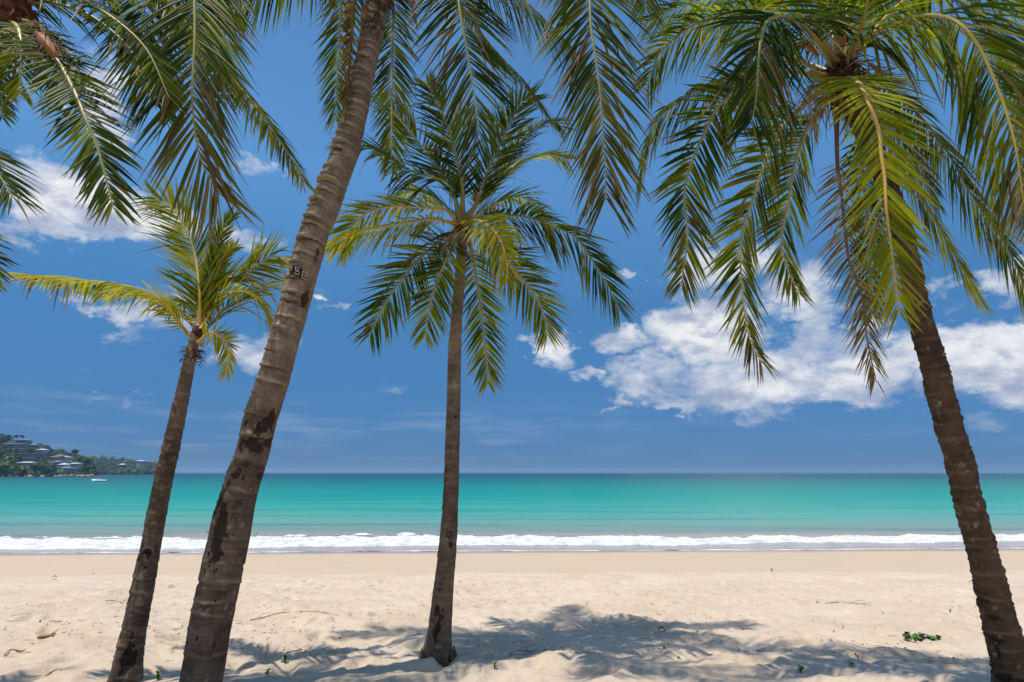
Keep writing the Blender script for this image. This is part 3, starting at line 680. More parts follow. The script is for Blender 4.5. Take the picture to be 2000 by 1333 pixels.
for i in range(70):
    a = rr_.uniform(0, 6.28); c = at(376, 692+rr_.uniform(-10, 16), YC); d = Vector((math.cos(a), math.sin(a), rr_.uniform(-.2, .6))).normalized()
    p = c + Vector((math.cos(a), math.sin(a), 0))*.045; mb.tube([p, p+d*.05, p+d*.085+Vector((0, 0, -.03))], [.010, .007, .002], 4, .4)
o = mb.build('fibre_skirt', M_FIBRE_RED, p_left); o['kind'] = 'stuff'
crown_heart(p_left, (385, 650), YC, .05, seed=12, strands=14)

# --- right palm
YE = 4.6
p_right = palm('rough brown coconut palm on the right leaning left under a heavy drooping crown', (1988, 1345), YE+.4)
tr, surfE = trunk(p_right, [(2004, 1415, 132, YE+.45), (1992, 1360, 112, YE+.42), (1978, 1300, 96, YE+.4), (1956, 1225, 80, YE+.35), (1931, 1125, 70, YE+.3), (1894, 990, 62, YE+.25), (1874, 900, 61, YE+.2), (1848, 810, 59, YE+.15), (1826, 720, 57, YE+.1), (1800, 630, 52, YE+.1), (1785, 567, 47, YE+.05), (1773, 500, 44, YE),
    (1755, 430, 42, YE), (1725, 340, 40, YE), (1690, 260, 42, YE), (1655, 185, 50, YE)],
    M_BARK['brown'], (.45, .22), 72, .008, seed=35, ringspace=(.09, .14), bare=.35, shag=1.0,
    blobs=[(1807, 738, 5, 4, 1), (1948, 1260, 5, 14, .9), (1942, 1305, 6, 12, 1), (1962, 1320, 12, 12, 1), (1988, 1318, 8, 12, .8), (1936, 1195, 14, 5, .7), (1925, 1165, 14, 5, .6), (1950, 1238, 12, 3, .8), (1915, 1100, 10, 8, .4)])
EF = [
  ([(1650,130),(1668,90,-.2),(1700,68,-.35),(1758,43,-.5),(1807,30,-.6),(1856,37,-.65),(1885,57,-.7),(1914,97,-.7),(1940,152,-.7),(1962,210,-.7),(1984,290,-.7),(2000,400,-.65)], .86, .42, -15, dict(rib=.022, petiole=.07, fold=6, droop=1.7, gap=.03, drytip=.7, n=118)),
  ([(1645,160),(1660,152,-.5),(1678,163,-.8),(1691,189,-.95),(1703,218,-1.),(1717,258,-1.),(1721,300,-1.),(1728,348,-1.),(1731,406,-1.),(1738,465,-.95),(1746,528,-.9),(1752,575,-.85),(1756,612,-.8)], .43, .60, -10, dict(rib=.022, petiole=.06, fold=10, gap=.03, n=112)),
  ([(1630,150),(1560,122,.2),(1479,135,.3),(1422,153,.35),(1366,173,.4),(1321,203,.4),(1283,234,.4),(1260,290,.4),(1246,368,.4)], .52, .30, 75, dict(droop=1.5, fold=0, petiole=.12)),
  ([(1630,160),(1560,140,-.1),(1480,155,-.2),(1425,190,-.3),(1398,215,-.3),(1377,259,-.3),(1355,306,-.3),(1338,367,-.3),(1339,419,-.3),(1343,464,-.3),(1330,560,-.3)], .47, .30, 12, dict(droop=1.1, petiole=.2, rib=.02, drytip=.4)),
  ([(1632,165),(1600,180,-.1),(1550,225,-.2),(1512,272,-.25),(1490,329,-.3),(1472,385,-.3),(1456,430,-.3),(1446,473,-.3),(1448,543,-.3),(1456,624,-.3),(1467,671,-.3),(1488,710,-.3)], .43, .40, 25, dict(rib=.02, petiole=.2, drytip=.6)),
  ([(1640,170),(1612,200,0),(1578,250,0),(1558,299,0),(1547,347,0),(1537,406,0),(1526,464,0),(1534,515,0),(1560,575,0)], .40, .46, 20, dict(rib=.02, petiole=.18)),
  ([(1640,170),(1633,200,.1),(1634,250,.1),(1636,328,.1),(1644,386,.1),(1650,445,.1),(1657,503,.1),(1670,540,.1),(1686,590,.1),(1693,659,.1),(1712,748,.1)], .34, .0, 5, dict(dry=1., petiole=.28, droop=1.3, gap=.12, tipangle=15, wleaf=.009, label='dead dark frond hanging from the crown')),
  ([(1650,170),(1672,260,.3),(1688,370,.35),(1698,473,.4),(1700,543,.4),(1703,625,.4)], .36, .36, 5, dict(petiole=.25)),
  ([(1650,155),(1700,200,.15),(1750,290,.2),(1800,385,.2),(1834,445,.2),(1868,505,.2),(1895,551,.2),(1913,583,.2)], .46, .58, 60, dict(droop=1.6, fold=0, petiole=.2)),
  ([(1655,135),(1720,165,.4),(1790,220,.5),(1852,299,.6),(1895,377,.6),(1934,435,.6),(1977,503,.6),(2005,580,.6),(2020,640,.6)], .58, .38, 65, dict(droop=1.5, fold=0, petiole=.12)),
  ([(1635,130),(1617,109,-.2),(1582,64,-.5),(1549,39,-.7),(1519,33,-.85),(1497,44,-.9),(1487,75,-.95),(1481,120,-.95),(1477,190,-.9),(1468,240,-.9)], .74, .16, 12, dict(rib=.026, petiole=.22, droop=1.1)),
  ([(1630,125),(1580,40,.1),(1500,18,.2),(1422,27,.2),(1370,42,.2),(1320,72,.2),(1285,110,.2),(1262,165,.2)], .60, .34, 45, dict(droop=1.2, petiole=.1)),
  ([(1640,120),(1600,10,.4),(1520,-25,.5),(1430,-15,.6),(1340,8,.7),(1262,45,.7)], .55, .36, 60, dict(droop=1.1)),
  ([(1645,120),(1655,30,.1),(1640,-60,.2),(1600,-140,.3)], .6, .4, 0, dict()),
  ([(1650,120),(1700,20,.3),(1770,-40,.4),(1850,-55,.5),(1930,-30,.5),(2010,20,.5)], .6, .38, 60, dict()),
  ([(1655,120),(1790,-10,-.1),(1920,30,-.1),(1990,150,-.1),(2025,300,-.1),(2015,440,-.1)], .66, .36, 10, dict(drytip=.8, droop=1.3)),
  ([(1640,120),(1620,0,-.4),(1560,-90,-.8),(1480,-110,-1.1)], .6, .3, None, dict()),
  ([(1645,130),(1600,90,.3),(1540,80,.5),(1480,100,.6),(1440,150,.6)], .45, .3, 60, dict(droop=1.4)),
  ([(1648,130),(1680,60,-.3),(1700,-30,-.7),(1720,-120,-1.)], .6, .35, None, dict()),
  ([(1648,160),(1690,190,.4),(1750,240,.6),(1800,330,.7),(1830,400,.7)], .5, .34, 60, dict(droop=1.4)),
]
LEAFK = 1.1
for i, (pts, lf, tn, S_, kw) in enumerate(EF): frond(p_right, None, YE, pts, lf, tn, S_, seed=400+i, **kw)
crown_heart(p_right, (1642, 152), YE, .15, seed=19, strands=120)
spathe(p_right, None, YE, (1628, 105, -.25), (1590, 68, -.3), .05)
spathe(p_right, None, YE, (1600, 108, -.15), (1566, 78, -.2), .04)
spathe(p_right, None, YE, (1645, 105, -.2), (1648, 52, -.22), .025)
spathe(p_right, None, YE, (1700, 62, .1), (1732, 26, .1), .035, M_FIBRE)
for i, (a, b) in enumerate([((1610,165,-.2),(1560,215,-.3)), ((1620,180,-.3),(1585,240,-.35)), ((1625,175,-.25),(1600,225,-.4)), ((1670,120,-.2),(1720,150,-.3)), ((1655,170,-.1),(1690,200,0))]):
    flower_stalk(p_right, None, YE, a, b, 20+i, .2)

# --- palm whose crown hangs in at the upper left corner
YF = 3.9
p_corner = palm('coconut palm standing outside the left edge, its brown crown in the upper left corner', (-210, 1400), YF)
trunk(p_corner, [(-215, 1420, 110, YF), (-205, 1330, 92, YF), (-165, 1000, 70, YF), (-110, 650, 60, YF), (-60, 350, 52, YF), (-20, 160, 46, YF), (8, 60, 48, YF)], M_BARK['brown'], (.5, .9), 36, .02, seed=45)
FF_ = [
  ([(20,30),(150,-60,.3),(300,-20,.5),(400,90,.6),(500,208,.6),(550,280,.6),(596,358,.6)], .46, .42, 60, dict(droop=1.6, fold=0, petiole=.1, drytip=.3)),
  ([(22,45),(50,70,-.1),(79,90,-.2),(112,118,-.3),(146,180,-.35),(166,229,-.4),(187,279,-.4),(205,340,-.4),(222,408,-.4)], .50, .24, 25, dict(rib=.022, petiole=.12)),
  ([(15,40),(35,55,-.2),(42,110,-.3),(38,180,-.3)], .40, .40, 15, dict()),
  ([(20,25),(60,0,.1),(110,8,.15),(175,30,.2),(240,80,.2),(290,150,.2)], .50, .20, 55, dict(rib=.022, droop=1.2)),
  ([(20,20),(90,-30,-.1),(157,4,-.2),(216,32,-.3),(285,95,-.3),(330,190,-.3)], .50, .22, 50, dict(rib=.022)),
  ([(15,30),(-60,-30,.1),(-140,0,.2),(-190,120,.2)], .5, .3, 60, dict()),
  ([(15,30),(-50,60,.1),(-90,160,.1),(-100,280,.1)], .5, .3, 30, dict()),
  ([(18,25),(20,-90,.1),(40,-190,.2),(90,-260,.3)], .5, .3, 0, dict()),
  ([(20,25),(80,-110,.3),(180,-190,.5),(290,-190,.6)], .5, .3, 30, dict()),
  ([(18,40),(5,90,.3),(-5,150,.4),(5,230,.4)], .36, .42, 0, dict()),
  ([(20,35),(70,60,.4),(110,120,.5),(130,200,.5)], .40, .25, 30, dict(petiole=.3)),
]
LEAFK = 1.12
for i, (pts, lf, tn, S_, kw) in enumerate(FF_): frond(p_corner, None, YF, pts, lf*(.95 if i == 0 else .78), tn, S_, seed=500+i, **kw)
crown_heart(p_corner, (22, 30), YF, .16, seed=29, mat=M_FIBRE_RED, strands=90)
spathe(p_corner, None, YF, (70, 60, -.3), (112, 112, -.35), .04)
flower_stalk(p_corner, None, YF, (45, 40, -.2), (100, 90, -.3), 41, .2)

# --- palm outside the left edge: only frond tips reach the picture
YG = 4.0
p_out = palm('coconut palm beyond the left edge of which only two hanging frond tips show', (-330, 1240), YG)
trunk(p_out, [(-335, 1260, 62, YG), (-330, 1150, 50, YG), (-300, 800, 40, YG), (-285, 500, 34, YG), (-280, 330, 34, YG)], M_BARK['grey'], (.4, .6), 28, .03, seed=55)
GF = [([(-280,320),(-238,240,-.2),(-148,240,-.3),(-68,272,-.4),(-18,318,-.4),(24,385,-.4)], .62, .22, 40, dict()),
      ([(-280,320),(-228,320,-.2),(-148,370,-.3),(-88,430,-.4),(-43,490,-.4),(-26,545,-.4)], .5, .26, 30, dict()),
      ([(-280,320),(-328,240,.1),(-358,170,.2),(-408,130,.3)], .5, .3, 0, dict()), ([(-280,320),(-388,260,0),(-468,280,.1),(-508,370,.1)], .5, .3, 60, dict()),
      ([(-280,320),(-278,230,.3),(-208,170,.6),(-138,150,.8)], .5, .3, 30, dict()), ([(-280,320),(-368,380,0),(-398,480,0),(-398,560,0)], .5, .3, 30, dict())]
LEAFK = 1.2
for i, (pts, lf, tn, S_, kw) in enumerate(GF): frond(p_out, None, YG, pts, lf*.6, tn, S_, seed=600+i, **kw)
crown_heart(p_out, (-280, 325), YG, .08, seed=39)

def root_collar(parent, r, seed):
    rr = random.Random(seed); c = parent.location; mb = MB()
    for i in range(110):
        a = rr.uniform(0, 6.28); d = Vector((math.cos(a), math.sin(a), 0)); h = rr.uniform(.02, .10)
        mb.tube([c + d*r*rr.uniform(.80, .90) + Vector((0, 0, h)), c + d*r*rr.uniform(.94, 1.0) + Vector((0, 0, h*.35)), c + d*r*rr.uniform(1.0, 1.12) + Vector((rr.uniform(-.02, .02), rr.uniform(-.02, .02), -.04))], [.004, .006, .004], 4)
    o = mb.build('root_collar', M_ROOTS, parent); o['kind'] = 'stuff'
M_ROOTS = simple('rootlets', (.17, .115, .075), .95, .4, 25, .1)
root_collar(p_mid, .19, 1)
# sand heaps up a little round each foot
for p in (p_big, p_mid, p_left, p_right): EXTRA_MOUNDS.append((p.location.x, p.location.y, .45, .02))

# ------------------------------------------------------------------ sand sheet
def dense(a, b, step, far, k):
    core = np.arange(a, b, step); o = []; s = step; x = b
    while x < far: o.append(x); s *= k; x += s
    l = []; s = step; x = a - step
    while x > -far: l.append(x); s *= k; x -= s
    return np.array(l[::-1] + list(core) + o)
xs = dense(-7.5, 7.5, .025, 14000, 1.055)
ys = [-60, -40, -25, -15, -8, -4, -1, 1, 2, 3]
y = 3.4
while y < 27: ys.append(y); y += .0052*y if y < 17 else .012*y
while y < 14000: ys.append(y); y *= 1.09
ys = np.array(ys)
XX, YY = np.meshgrid(xs, ys); ZZ = sand_z(XX, YY)
def sand_material():
    m, t, b, o = new_mat('beach_sand')
    geo = t.new('ShaderNodeNewGeometry'); P_ = geo.outputs['Position']; sp = t.new('ShaderNodeSeparateXYZ'); t.l.new(P_, sp.inputs[0]); x, y, z = sp.outputs
    yy = t.math('MULTIPLY_ADD', x, -.035, y)
    wob = t.noise(P_, .35, 4, .6); yw = t.math('ADD', yy, t.math('MULTIPLY_ADD', wob, 2.6, -1.3))
    n1 = t.noise(P_, .8, 6, .6); n2 = t.noise(P_, 9, 6, .65); n3 = t.noise(P_, 140, 3, .7)
    c = t.mix(t.smooth(n1, .3, .7), (.60, .462, .332), (.68, .552, .425))
    c = t.mix(t.smooth(n2, .35, .75, 0, .35), c, (.50, .375, .25))
    c = t.mix(t.smooth(n3, .45, .75, 0, .35), c, (.42, .31, .21))
    vo = t.new('ShaderNodeTexVoronoi'); vo.inputs['Scale'].default_value = 16; t.l.new(P_, vo.inputs['Vector'])
    spk = t.math('MULTIPLY', t.smooth(vo.outputs['Distance'], .16, .07), t.smooth(t.noise(P_, 2.3, 4, .6), .48, .62))
    c = t.mix(t.math('MULTIPLY', spk, .55), c, (.20, .13, .08))
    damp = t.smooth(yw, 16.3, 17.3)                       # the last tide left the sand flat and damp
    c = t.mix(t.math('MULTIPLY', damp, .8), c, (.50, .375, .255))
    wet = t.smooth(t.math('ADD', yy, t.math('MULTIPLY', wob, .5)), 22.9, 24.4)
    c = t.mix(wet, c, (.30, .235, .18))
    t.l.new(c, b.inputs['Base Color'])
    t.put(b.inputs['Roughness'], t.math('MULTIPLY_ADD', wet, -.72, .92)); b.inputs['Specular IOR Level'].default_value = .3
    h = t.math('ADD', t.math('MULTIPLY', t.noise(P_, 22, 6, .7), 1.5), t.math('MULTIPLY', n3, .35))
    h = t.math('MULTIPLY', h, t.math('SUBTRACT', 1.0, t.math('MULTIPLY', damp, .85)))
    bp = t.new('ShaderNodeBump'); bp.inputs['Strength'].default_value = .8; bp.inputs['Distance'].default_value = .02
    t.l.new(h, bp.inputs['Height']); t.l.new(bp.outputs[0], b.inputs['Normal'])
    return m
me = npmesh('beach_sand', np.stack([XX, YY, ZZ], -1).reshape(-1, 3), grid_faces(len(ys), len(xs)), sand_material())
tag(link('beach_sand', me), kind='structure')

# ------------------------------------------------------------------ sea
SEA = -1.30
def sea_material():
    m, t, b, o = new_mat('sea_water')
    geo = t.new('ShaderNodeNewGeometry'); P_ = geo.outputs['Position']; sp = t.new('ShaderNodeSeparateXYZ'); t.l.new(P_, sp.inputs[0]); x, y, z = sp.outputs
    yy = t.math('MULTIPLY_ADD', x, -.065, y)
    pn = t.new('ShaderNodeMapping'); t.l.new(P_, pn.inputs[0]); pn.inputs['Scale'].default_value = (.012, .06, 1)
    big = t.noise(pn.outputs[0], 1, 5, .6)
    # the depth below the surface grows with the distance from the shore
    f = t.math('DIVIDE', 3.1, t.math('MAXIMUM', yy, 20.))                    # .155 .. 0
    f = t.math('ADD', f, t.math('MULTIPLY', t.math('MULTIPLY_ADD', big, 1., -.5), t.math('MULTIPLY', f, .42)))
    f = t.math('MULTIPLY', f, 8.)
    c = t.ramp(f, [(0.0, (.002, .026, .056)), (.045, (.002, .055, .080)), (.085, (.002, .105, .112)), (.16, (.002, .180, .155)), (.25, (.003, .240, .190)), (.39, (.018, .290, .225)),
                   (.52, (.065, .315, .255)), (.65, (.140, .300, .255)), (.745, (.19, .26, .225)), (.80, (.36, .31, .26)), (.90, (.40, .35, .31)), (.96, (.36, .32, .30))])
    pm = t.new('ShaderNodeMapping'); t.l.new(P_, pm.inputs[0]); pm.inputs['Scale'].default_value = (.035, .45, 1); pm.inputs['Rotation'].default_value = (0, 0, .03)
    stk = t.noise(pm.outputs[0], 1, 5, .65); c = t.mix(t.smooth(stk, .50, .70, 0, .6), c, (.012, .15, .165)); c = t.mix(t.smooth(stk, .46, .28, 0, .25), c, (.10, .36, .29))
    t.l.new(c, b.inputs['Base Color'])
    t.put(b.inputs['Roughness'], t.smooth(f, .84, 1.0, .30, .06)); t.put(b.inputs['Specular IOR Level'], t.smooth(f, .80, 1.0, .10, .5)); b.inputs['IOR'].default_value = 1.33
    mp = t.new('ShaderNodeMapping'); t.l.new(P_, mp.inputs[0]); mp.inputs['Scale'].default_value = (.5, 1.6, 1)
    h = t.math('ADD', t.noise(mp.outputs[0], .5, 5, .6), t.math('MULTIPLY', t.noise(mp.outputs[0], 3.0, 3, .6), .25))
    bp = t.new('ShaderNodeBump'); bp.inputs['Strength'].default_value = .7; bp.inputs['Distance'].default_value = .5
    t.l.new(h, bp.inputs['Height']); t.l.new(bp.outputs[0], b.inputs['Normal'])
    return m
M_SEA = sea_material()
sx = dense(-45, 45, .30, 14000, 1.09)
sy = []; y = 22.6
while y < 60: sy.append(y); y += .12
while y < 14000: sy.append(y); y *= 1.035
sy = np.array(sy); XX, YY = np.meshgrid(sx, sy)
near = np.clip((90-YY)/40, 0, 1)*np.clip((YY-23.4)/3, 0, 1)
ZZ = SEA + near*(.05*fbm(XX*.12, YY*.55, 91, 4) + .03*np.sin((YY-.065*XX+1.2*vnoise(XX*.1, YY*.1, 4))*1.5))
me = npmesh('sea_water', np.stack([XX, YY, ZZ], -1).reshape(-1, 3), grid_faces(len(sy), len(sx)), M_SEA)
tag(link('sea_water', me), kind='structure')

# the breaking wave: a lumpy roll of foam along the shore
def foam_material():
    m, t, b, o = new_mat('sea_foam')
    geo = t.new('ShaderNodeNewGeometry'); P_ = geo.outputs['Position']
    n = t.noise(P_, 1.8, 6, .7); n2 = t.noise(P_, 7, 4, .7)
    c = t.mix(t.smooth(n, .34, .62, .0, 1), (.50, .50, .48), (.80, .81, .82)); c = t.mix(t.smooth(n2, .5, .7, 0, .6), c, (.52, .49, .44))
    t.l.new(c, b.inputs['Base Color']); b.inputs['Roughness'].default_value = .75
    bp = t.new('ShaderNodeBump'); bp.inputs['Strength'].default_value = .9; bp.inputs['Distance'].default_value = .08
    t.l.new(n2, bp.inputs['Height']); t.l.new(bp.outputs[0], b.inputs['Normal'])
    return m
M_FOAM = foam_material()
fx = np.arange(-62, 62, .085); fv = np.linspace(0, 1, 80)
FX, FV = np.meshgrid(fx, fv)
front = 25.7 + .062*FX + .7*fbm(FX*.16, FX*0, 7, 4) ; wid = 4.5 + 1.8*fbm(FX*.11, FX*0+3, 17, 3) - .035*FX
FY = front + FV*wid
prof = np.interp(FV, [0, .05, .16, .40, .72, 1], [-.06, .05, .15, .19, .07, -.12])
FZ = SEA + prof*.75 + .13*fbm(FX*.9, FY*1.2, 27, 5, .62)*(.35+FV*1.1) + .05*fbm(FX*5, FY*6, 57, 3)
me = npmesh('breaking_wave_foam', np.stack([FX, FY, FZ], -1).reshape(-1, 3), grid_faces(len(fv), len(fx)), M_FOAM)
tag(link('surf', me), kind='structure')
# thin foam edge where the last wave runs out on the sand
mb_v = []; ex = np.arange(-50, 50, .1); 
EX, EV = np.meshgrid(ex, np.linspace(0, 1, 5)); e0 = 24.15 + .035*EX + .35*fbm(EX*.22, EX*0+8, 97, 4)
EYY = e0 + EV*(.20+.16*vnoise(EX*1.3, EX*0, 66)); EZ = np.maximum(sand_z(EX, EYY), SEA) + .012*np.sin(EV*np.pi) - .004 + .030*fbm(EX*.9, EV*1.5, 44, 4, .6)
me = npmesh('foam_edge', np.stack([EX, EYY, EZ], -1).reshape(-1, 3), grid_faces(5, len(ex)), M_FOAM)
tag(link('foam_edge', me), kind='structure')

# ------------------------------------------------------------------ headlands
M_HILL = simple('hill_scrub', (.030, .048, .022), .95, .4, .05)
M_HILL_FAR = simple('far_hill_scrub', (.035, .055, .035), .95, .35, .03)
M_ROCK = simple('shore_rock', (.34, .27, .21), .9, .4, .4, .2, .3)
M_TREE = [simple('tree_dark', (.020, .042, .014), .9, .5, .35), simple('tree_mid', (.048, .078, .020), .9, .5, .35), simple('tree_light', (.12, .155, .03), .9, .4, .35)]
M_WALLS = [simple('wall_grey', (.26, .28, .31), .85, .12, .3), simple('wall_white', (.55, .54, .52), .8, .08, .3), simple('wall_pink', (.50, .38, .36), .8, .1, .3)]
M_ROOF = [simple('roof_grey', (.17, .19, .22), .8, .2, .4), simple('roof_pale', (.52, .55, .52), .8, .12, .4), simple('roof_brown', (.24, .15, .11), .8, .2, .4)]
M_GLASS = simple('window_glass', (.03, .045, .07), .15, .2, 1, .6)
YH, YFAR = 440., 900.
sky_near = [(-700, 800), (-300, 815), (-100, 835), (0, 851), (25, 856), (60, 872), (95, 878), (120, 882), (150, 890), (168, 899), (182, 917), (190, 929)]
shore_near = [(-700, 936), (0, 932), (110, 930), (190, 929.5)]
def hill_z(px, v):
    """height of the near headland at picture column px and depth share v (0 shore .. 1 ridge)"""
    top = np.interp(px, [a for a, _ in sky_near], [b for _, b in sky_near]) + 7
    return top
def make_hill(name, Y0, Y1, sky_, x0, x1, mat, sea_px, seed, lump):
    px = np.linspace(x0, x1, 160); v = np.concatenate([np.linspace(0, 1, 26), np.linspace(1.1, 1.6, 5)])
    PX, VV = np.meshgrid(px, v); Yd = Y0 + (Y1-Y0)*VV
    topz = np.array([at(a, b + lump, Y1).z for a, b in sky_]); hx = np.interp(PX, [a for a, _ in sky_], topz)
    t_ = np.clip(VV, 0, 1); sh = 3*t_**2-2*t_**3; sh = .35*t_ + .65*sh
    Z = SEA - .5 + (np.maximum(hx-SEA, 0)+.5)*sh*np.where(VV > 1, 1-(VV-1)*.8, 1) + np.clip(hx-SEA, 0, 6)*.55*fbm(PX*.05, VV*6, seed, 4)*np.clip(VV*4, 0, 1)
    X = (PX-1000)/F_PX*Yd/1.0265
    me = npmesh(name, np.stack([X, Yd, Z], -1).reshape(-1, 3), grid_faces(len(v), len(px)), mat)
    o = tag(link(name, me), kind='structure')
    def surf_(px_, v_):
        t_ = min(1, v_); sh = .35*t_ + .65*(3*t_*t_-2*t_**3); hxx = float(np.interp(px_, [a for a, _ in sky_], topz)); Yd_ = Y0+(Y1-Y0)*v_
        z = SEA-.5+(max(hxx-SEA, 0)+.5)*sh + min(max(hxx-SEA, 0), 6)*.55*float(fbm(px_*.05, v_*6, seed, 4))*min(1, v_*4)
        return Vector(((px_-1000)/F_PX*Yd_/1.0265, Yd_, z))
    return surf_
hs = make_hill('headland', YH, YH+110, sky_near, -600, 192, M_HILL, 932, 61, 7)
sky_far = [(100, 893), (160, 897), (200, 899), (235, 900), (262, 906), (285, 907), (305, 911), (322, 918), (338, 926.5)]
hf = make_hill('far_headland', YFAR, YFAR+150, sky_far, 60, 339, M_HILL_FAR, 927, 71, 4)

def leafy_mesh(name, mats, n, r, seed, sq=(1, 1, .8), leaf=.9, lumps=7):
    """a crown of small leaf clumps spread through several lobes"""
    rr = random.Random(seed); V = []; Fs = []
    cs = [(Vector((rr.uniform(-.55, .55)*sq[0], rr.uniform(-.55, .55)*sq[1], rr.uniform(-.4, .5)*sq[2])), rr.uniform(.35, .6)) for _ in range(lumps)]
    for i in range(n):
        c, cr = rr.choice(cs); d = Vector((rr.gauss(0, 1), rr.gauss(0, 1), rr.gauss(0, 1))).normalized()
        p = (c + Vector((d.x*sq[0], d.y*sq[1], d.z*sq[2]))*cr*rr.uniform(.75, 1.05))*r
        nrm = (d + Vector((rr.uniform(-.6, .6), rr.uniform(-.6, .6), rr.uniform(-.3, .8)))).normalized()
        a = nrm.orthogonal().normalized(); b = nrm.cross(a); s_ = leaf*rr.uniform(.6, 1.3); k = len(V)
        V += [p+a*s_, p+b*s_*.8, p-a*s_, p-b*s_*.8]; Fs.append((k, k+1, k+2, k+3))
    me = bpy.data.meshes.new(name); me.from_pydata([tuple(q) for q in V], [], Fs); me.update(); me.materials.append(mats); return me
# the wood on both hills reads as one mass
def wood(name, surf_, x0, x1, n, rlo, rhi, seed, avoid, mats):
    rr = random.Random(seed); nr = np.random.default_rng(seed)
    bm = bmesh.new(); bmesh.ops.create_icosphere(bm, subdivisions=1, radius=1); bv = np.array([v.co[:] for v in bm.verts]); bf = np.array([[v.index for v in f.verts] for f in bm.faces]); bm.free()
    dirs = norm(nr.normal(size=(26, 3))); VV = []; FF2 = []; MI = []; off = 0
    for i in range(n):
        px_ = rr.uniform(x0, x1); v_ = rr.random()**.9
        if any(a < px_ < b and c < v_ < d for a, b, c, d in avoid): continue
        c = surf_(px_, v_); r = rr.uniform(rlo, rhi)*(1+.5*(rr.random() < .12)); sz = np.array((r, r, r*rr.uniform(.7, 1.25)))
        # core plus leaf clumps proud of it
        core = bv*(1+.22*nr.normal(size=(len(bv), 1)))*sz*.85 + np.array(c) + np.array((0, 0, r*.35)); VV.append(core); FF2.append(np.concatenate([bf, bf[:, -1:]], 1)[:, :3]+off); off += len(bv)
        k = 30; d = norm(nr.normal(size=(k, 3))); p = d*sz*nr.uniform(.85, 1.15, (k, 1)) + np.array(c) + np.array((0, 0, r*.35))
        a = norm(np.cross(d, nr.normal(size=(k, 3)))); b = np.cross(d, a); s_ = r*.26
        tri = np.stack([p+a*s_, p-a*s_*.6+b*s_, p-a*s_*.6-b*s_], 1).reshape(-1, 3); VV.append(tri); FF2.append(np.arange(3*k).reshape(-1, 3)+off); off += 3*k
        MI += [rr.choices(range(len(mats)), weights=[6, 3, 1])[0]]*(len(bf)+k)
    me = npmesh(name, np.concatenate(VV), np.concatenate(FF2), None, smooth=False)
    for m_ in mats: me.materials.append(m_)
    me.polygons.foreach_set('material_index', np.array(MI, dtype=np.int32)[:len(me.polygons)])
    o = link(name, me); tag(o, kind='stuff'); return o
AV = [(-2, 54, .60, 1.0), (26, 74, .36, .72), (96, 152, .12, .62), (34, 62, .2, .4), (66, 84, .6, .9)]
o = wood('hillside_wood', hs, -260, 182, 1500, 1.6, 3.6, 5, AV, M_TREE)
tag(o, 'dark green wood covering the near headland behind the small palm', 'wood')
o = wood('far_hillside_wood', hf, 90, 330, 850, 3., 6.5, 6, [], M_TREE)
tag(o, 'dusky green wood covering the low far headland left of the thick palm', 'wood')

def far_box(mb, x0, x1, y0, y1, Y, dep):
    """a block whose front shows between picture columns x0..x1 and rows y0..y1"""
    a, b = at(x0, y1, Y), at(x1, y0, Y); mb.box(((a.x+b.x)/2, Y+dep/2, (a.z+b.z)/2), (b.x-a.x, dep, b.z-a.z)); return a, b
def building(name, label, x0, x1, y0, y1, Y, dep, wall, roof, cols, storeys, group=None, flat=True, found=10):
    a, b = at(x0, y1, Y), at(x1, y0, Y); w_, h_ = b.x-a.x, b.z-a.z
    e = empty(name, ((a.x+b.x)/2, Y+dep/2, a.z), label, 'building', group)
    mb = MB(); mb.box(((a.x+b.x)/2, Y+dep/2, (a.z+b.z)/2-found/2), (w_, dep, h_+found)); mb.build('wall', wall, e)
    mb = MB()
    if flat: mb.box(((a.x+b.x)/2, Y+dep/2-.4, b.z+.25), (w_+1.2, dep+2, .5))
    else:
        cx = (a.x+b.x)/2; hr = h_*.42; V = [(a.x-.6, Y-.8, b.z), (b.x+.6, Y-.8, b.z), (b.x+.6, Y+dep+.8, b.z), (a.x-.6, Y+dep+.8, b.z), (a.x+w_*.22, Y+dep/2, b.z+hr), (b.x-w_*.22, Y+dep/2, b.z+hr)]
        mb.add(V, [(3,2,1,0), (0,1,5,4), (2,3,4,5), (1,2,5), (3,0,4)])
    mb.build('roof', roof, e)
    sh = h_/storeys; cw = w_/cols; wm = None
    for s_ in range(storeys):
        if storeys > 1 and s_:
            mb = MB(); mb.box(((a.x+b.x)/2, Y-.45, a.z+s_*sh), (w_, .9, .28)); mb.build('balcony_slab', M_WALLS[1] if wall is M_WALLS[0] else wall, e)
        for c_ in range(cols):
            if wm is None:
                mb = MB(); mb.box((0, 0, 0), (cw*.68, .3, sh*.6)); wm = mb.mesh('window', M_GLASS)
            o = link('window', wm, e); o.location = (a.x+(c_+.5)*cw, Y-.02, a.z+(s_+.48)*sh)
    return e
building('hotel_block', 'long grey hotel block with rows of dark windows below the green hilltop', 4, 50, 868, 885, YH+72, 16, M_WALLS[0], M_ROOF[1], 9, 4, 'hotel blocks on the hillside')
building('hotel_wing', 'grey lower hotel wing with two window rows below the long block', 28, 70, 887, 899, YH+52, 14, M_WALLS[0], M_ROOF[0], 8, 3, 'hotel blocks on the hillside')
building('hotel_wing', 'narrow grey hotel wing stepping down behind yellow green shrubs at the right', 50, 76, 870, 876, YH+78, 12, M_WALLS[0], M_ROOF[1], 5, 1, 'hotel blocks on the hillside')
building('hilltop_house', 'small grey house on the crest beside two spiky trees', 30, 50, 860, 866, YH+100, 8, M_WALLS[0], M_ROOF[0], 4, 1, None, False)
building('villa', 'low villa with long pale roof above the bright green tree', 32, 58, 904, 909, YH+34, 9, M_WALLS[1], M_ROOF[1], 5, 1, 'villas on the headland', False)
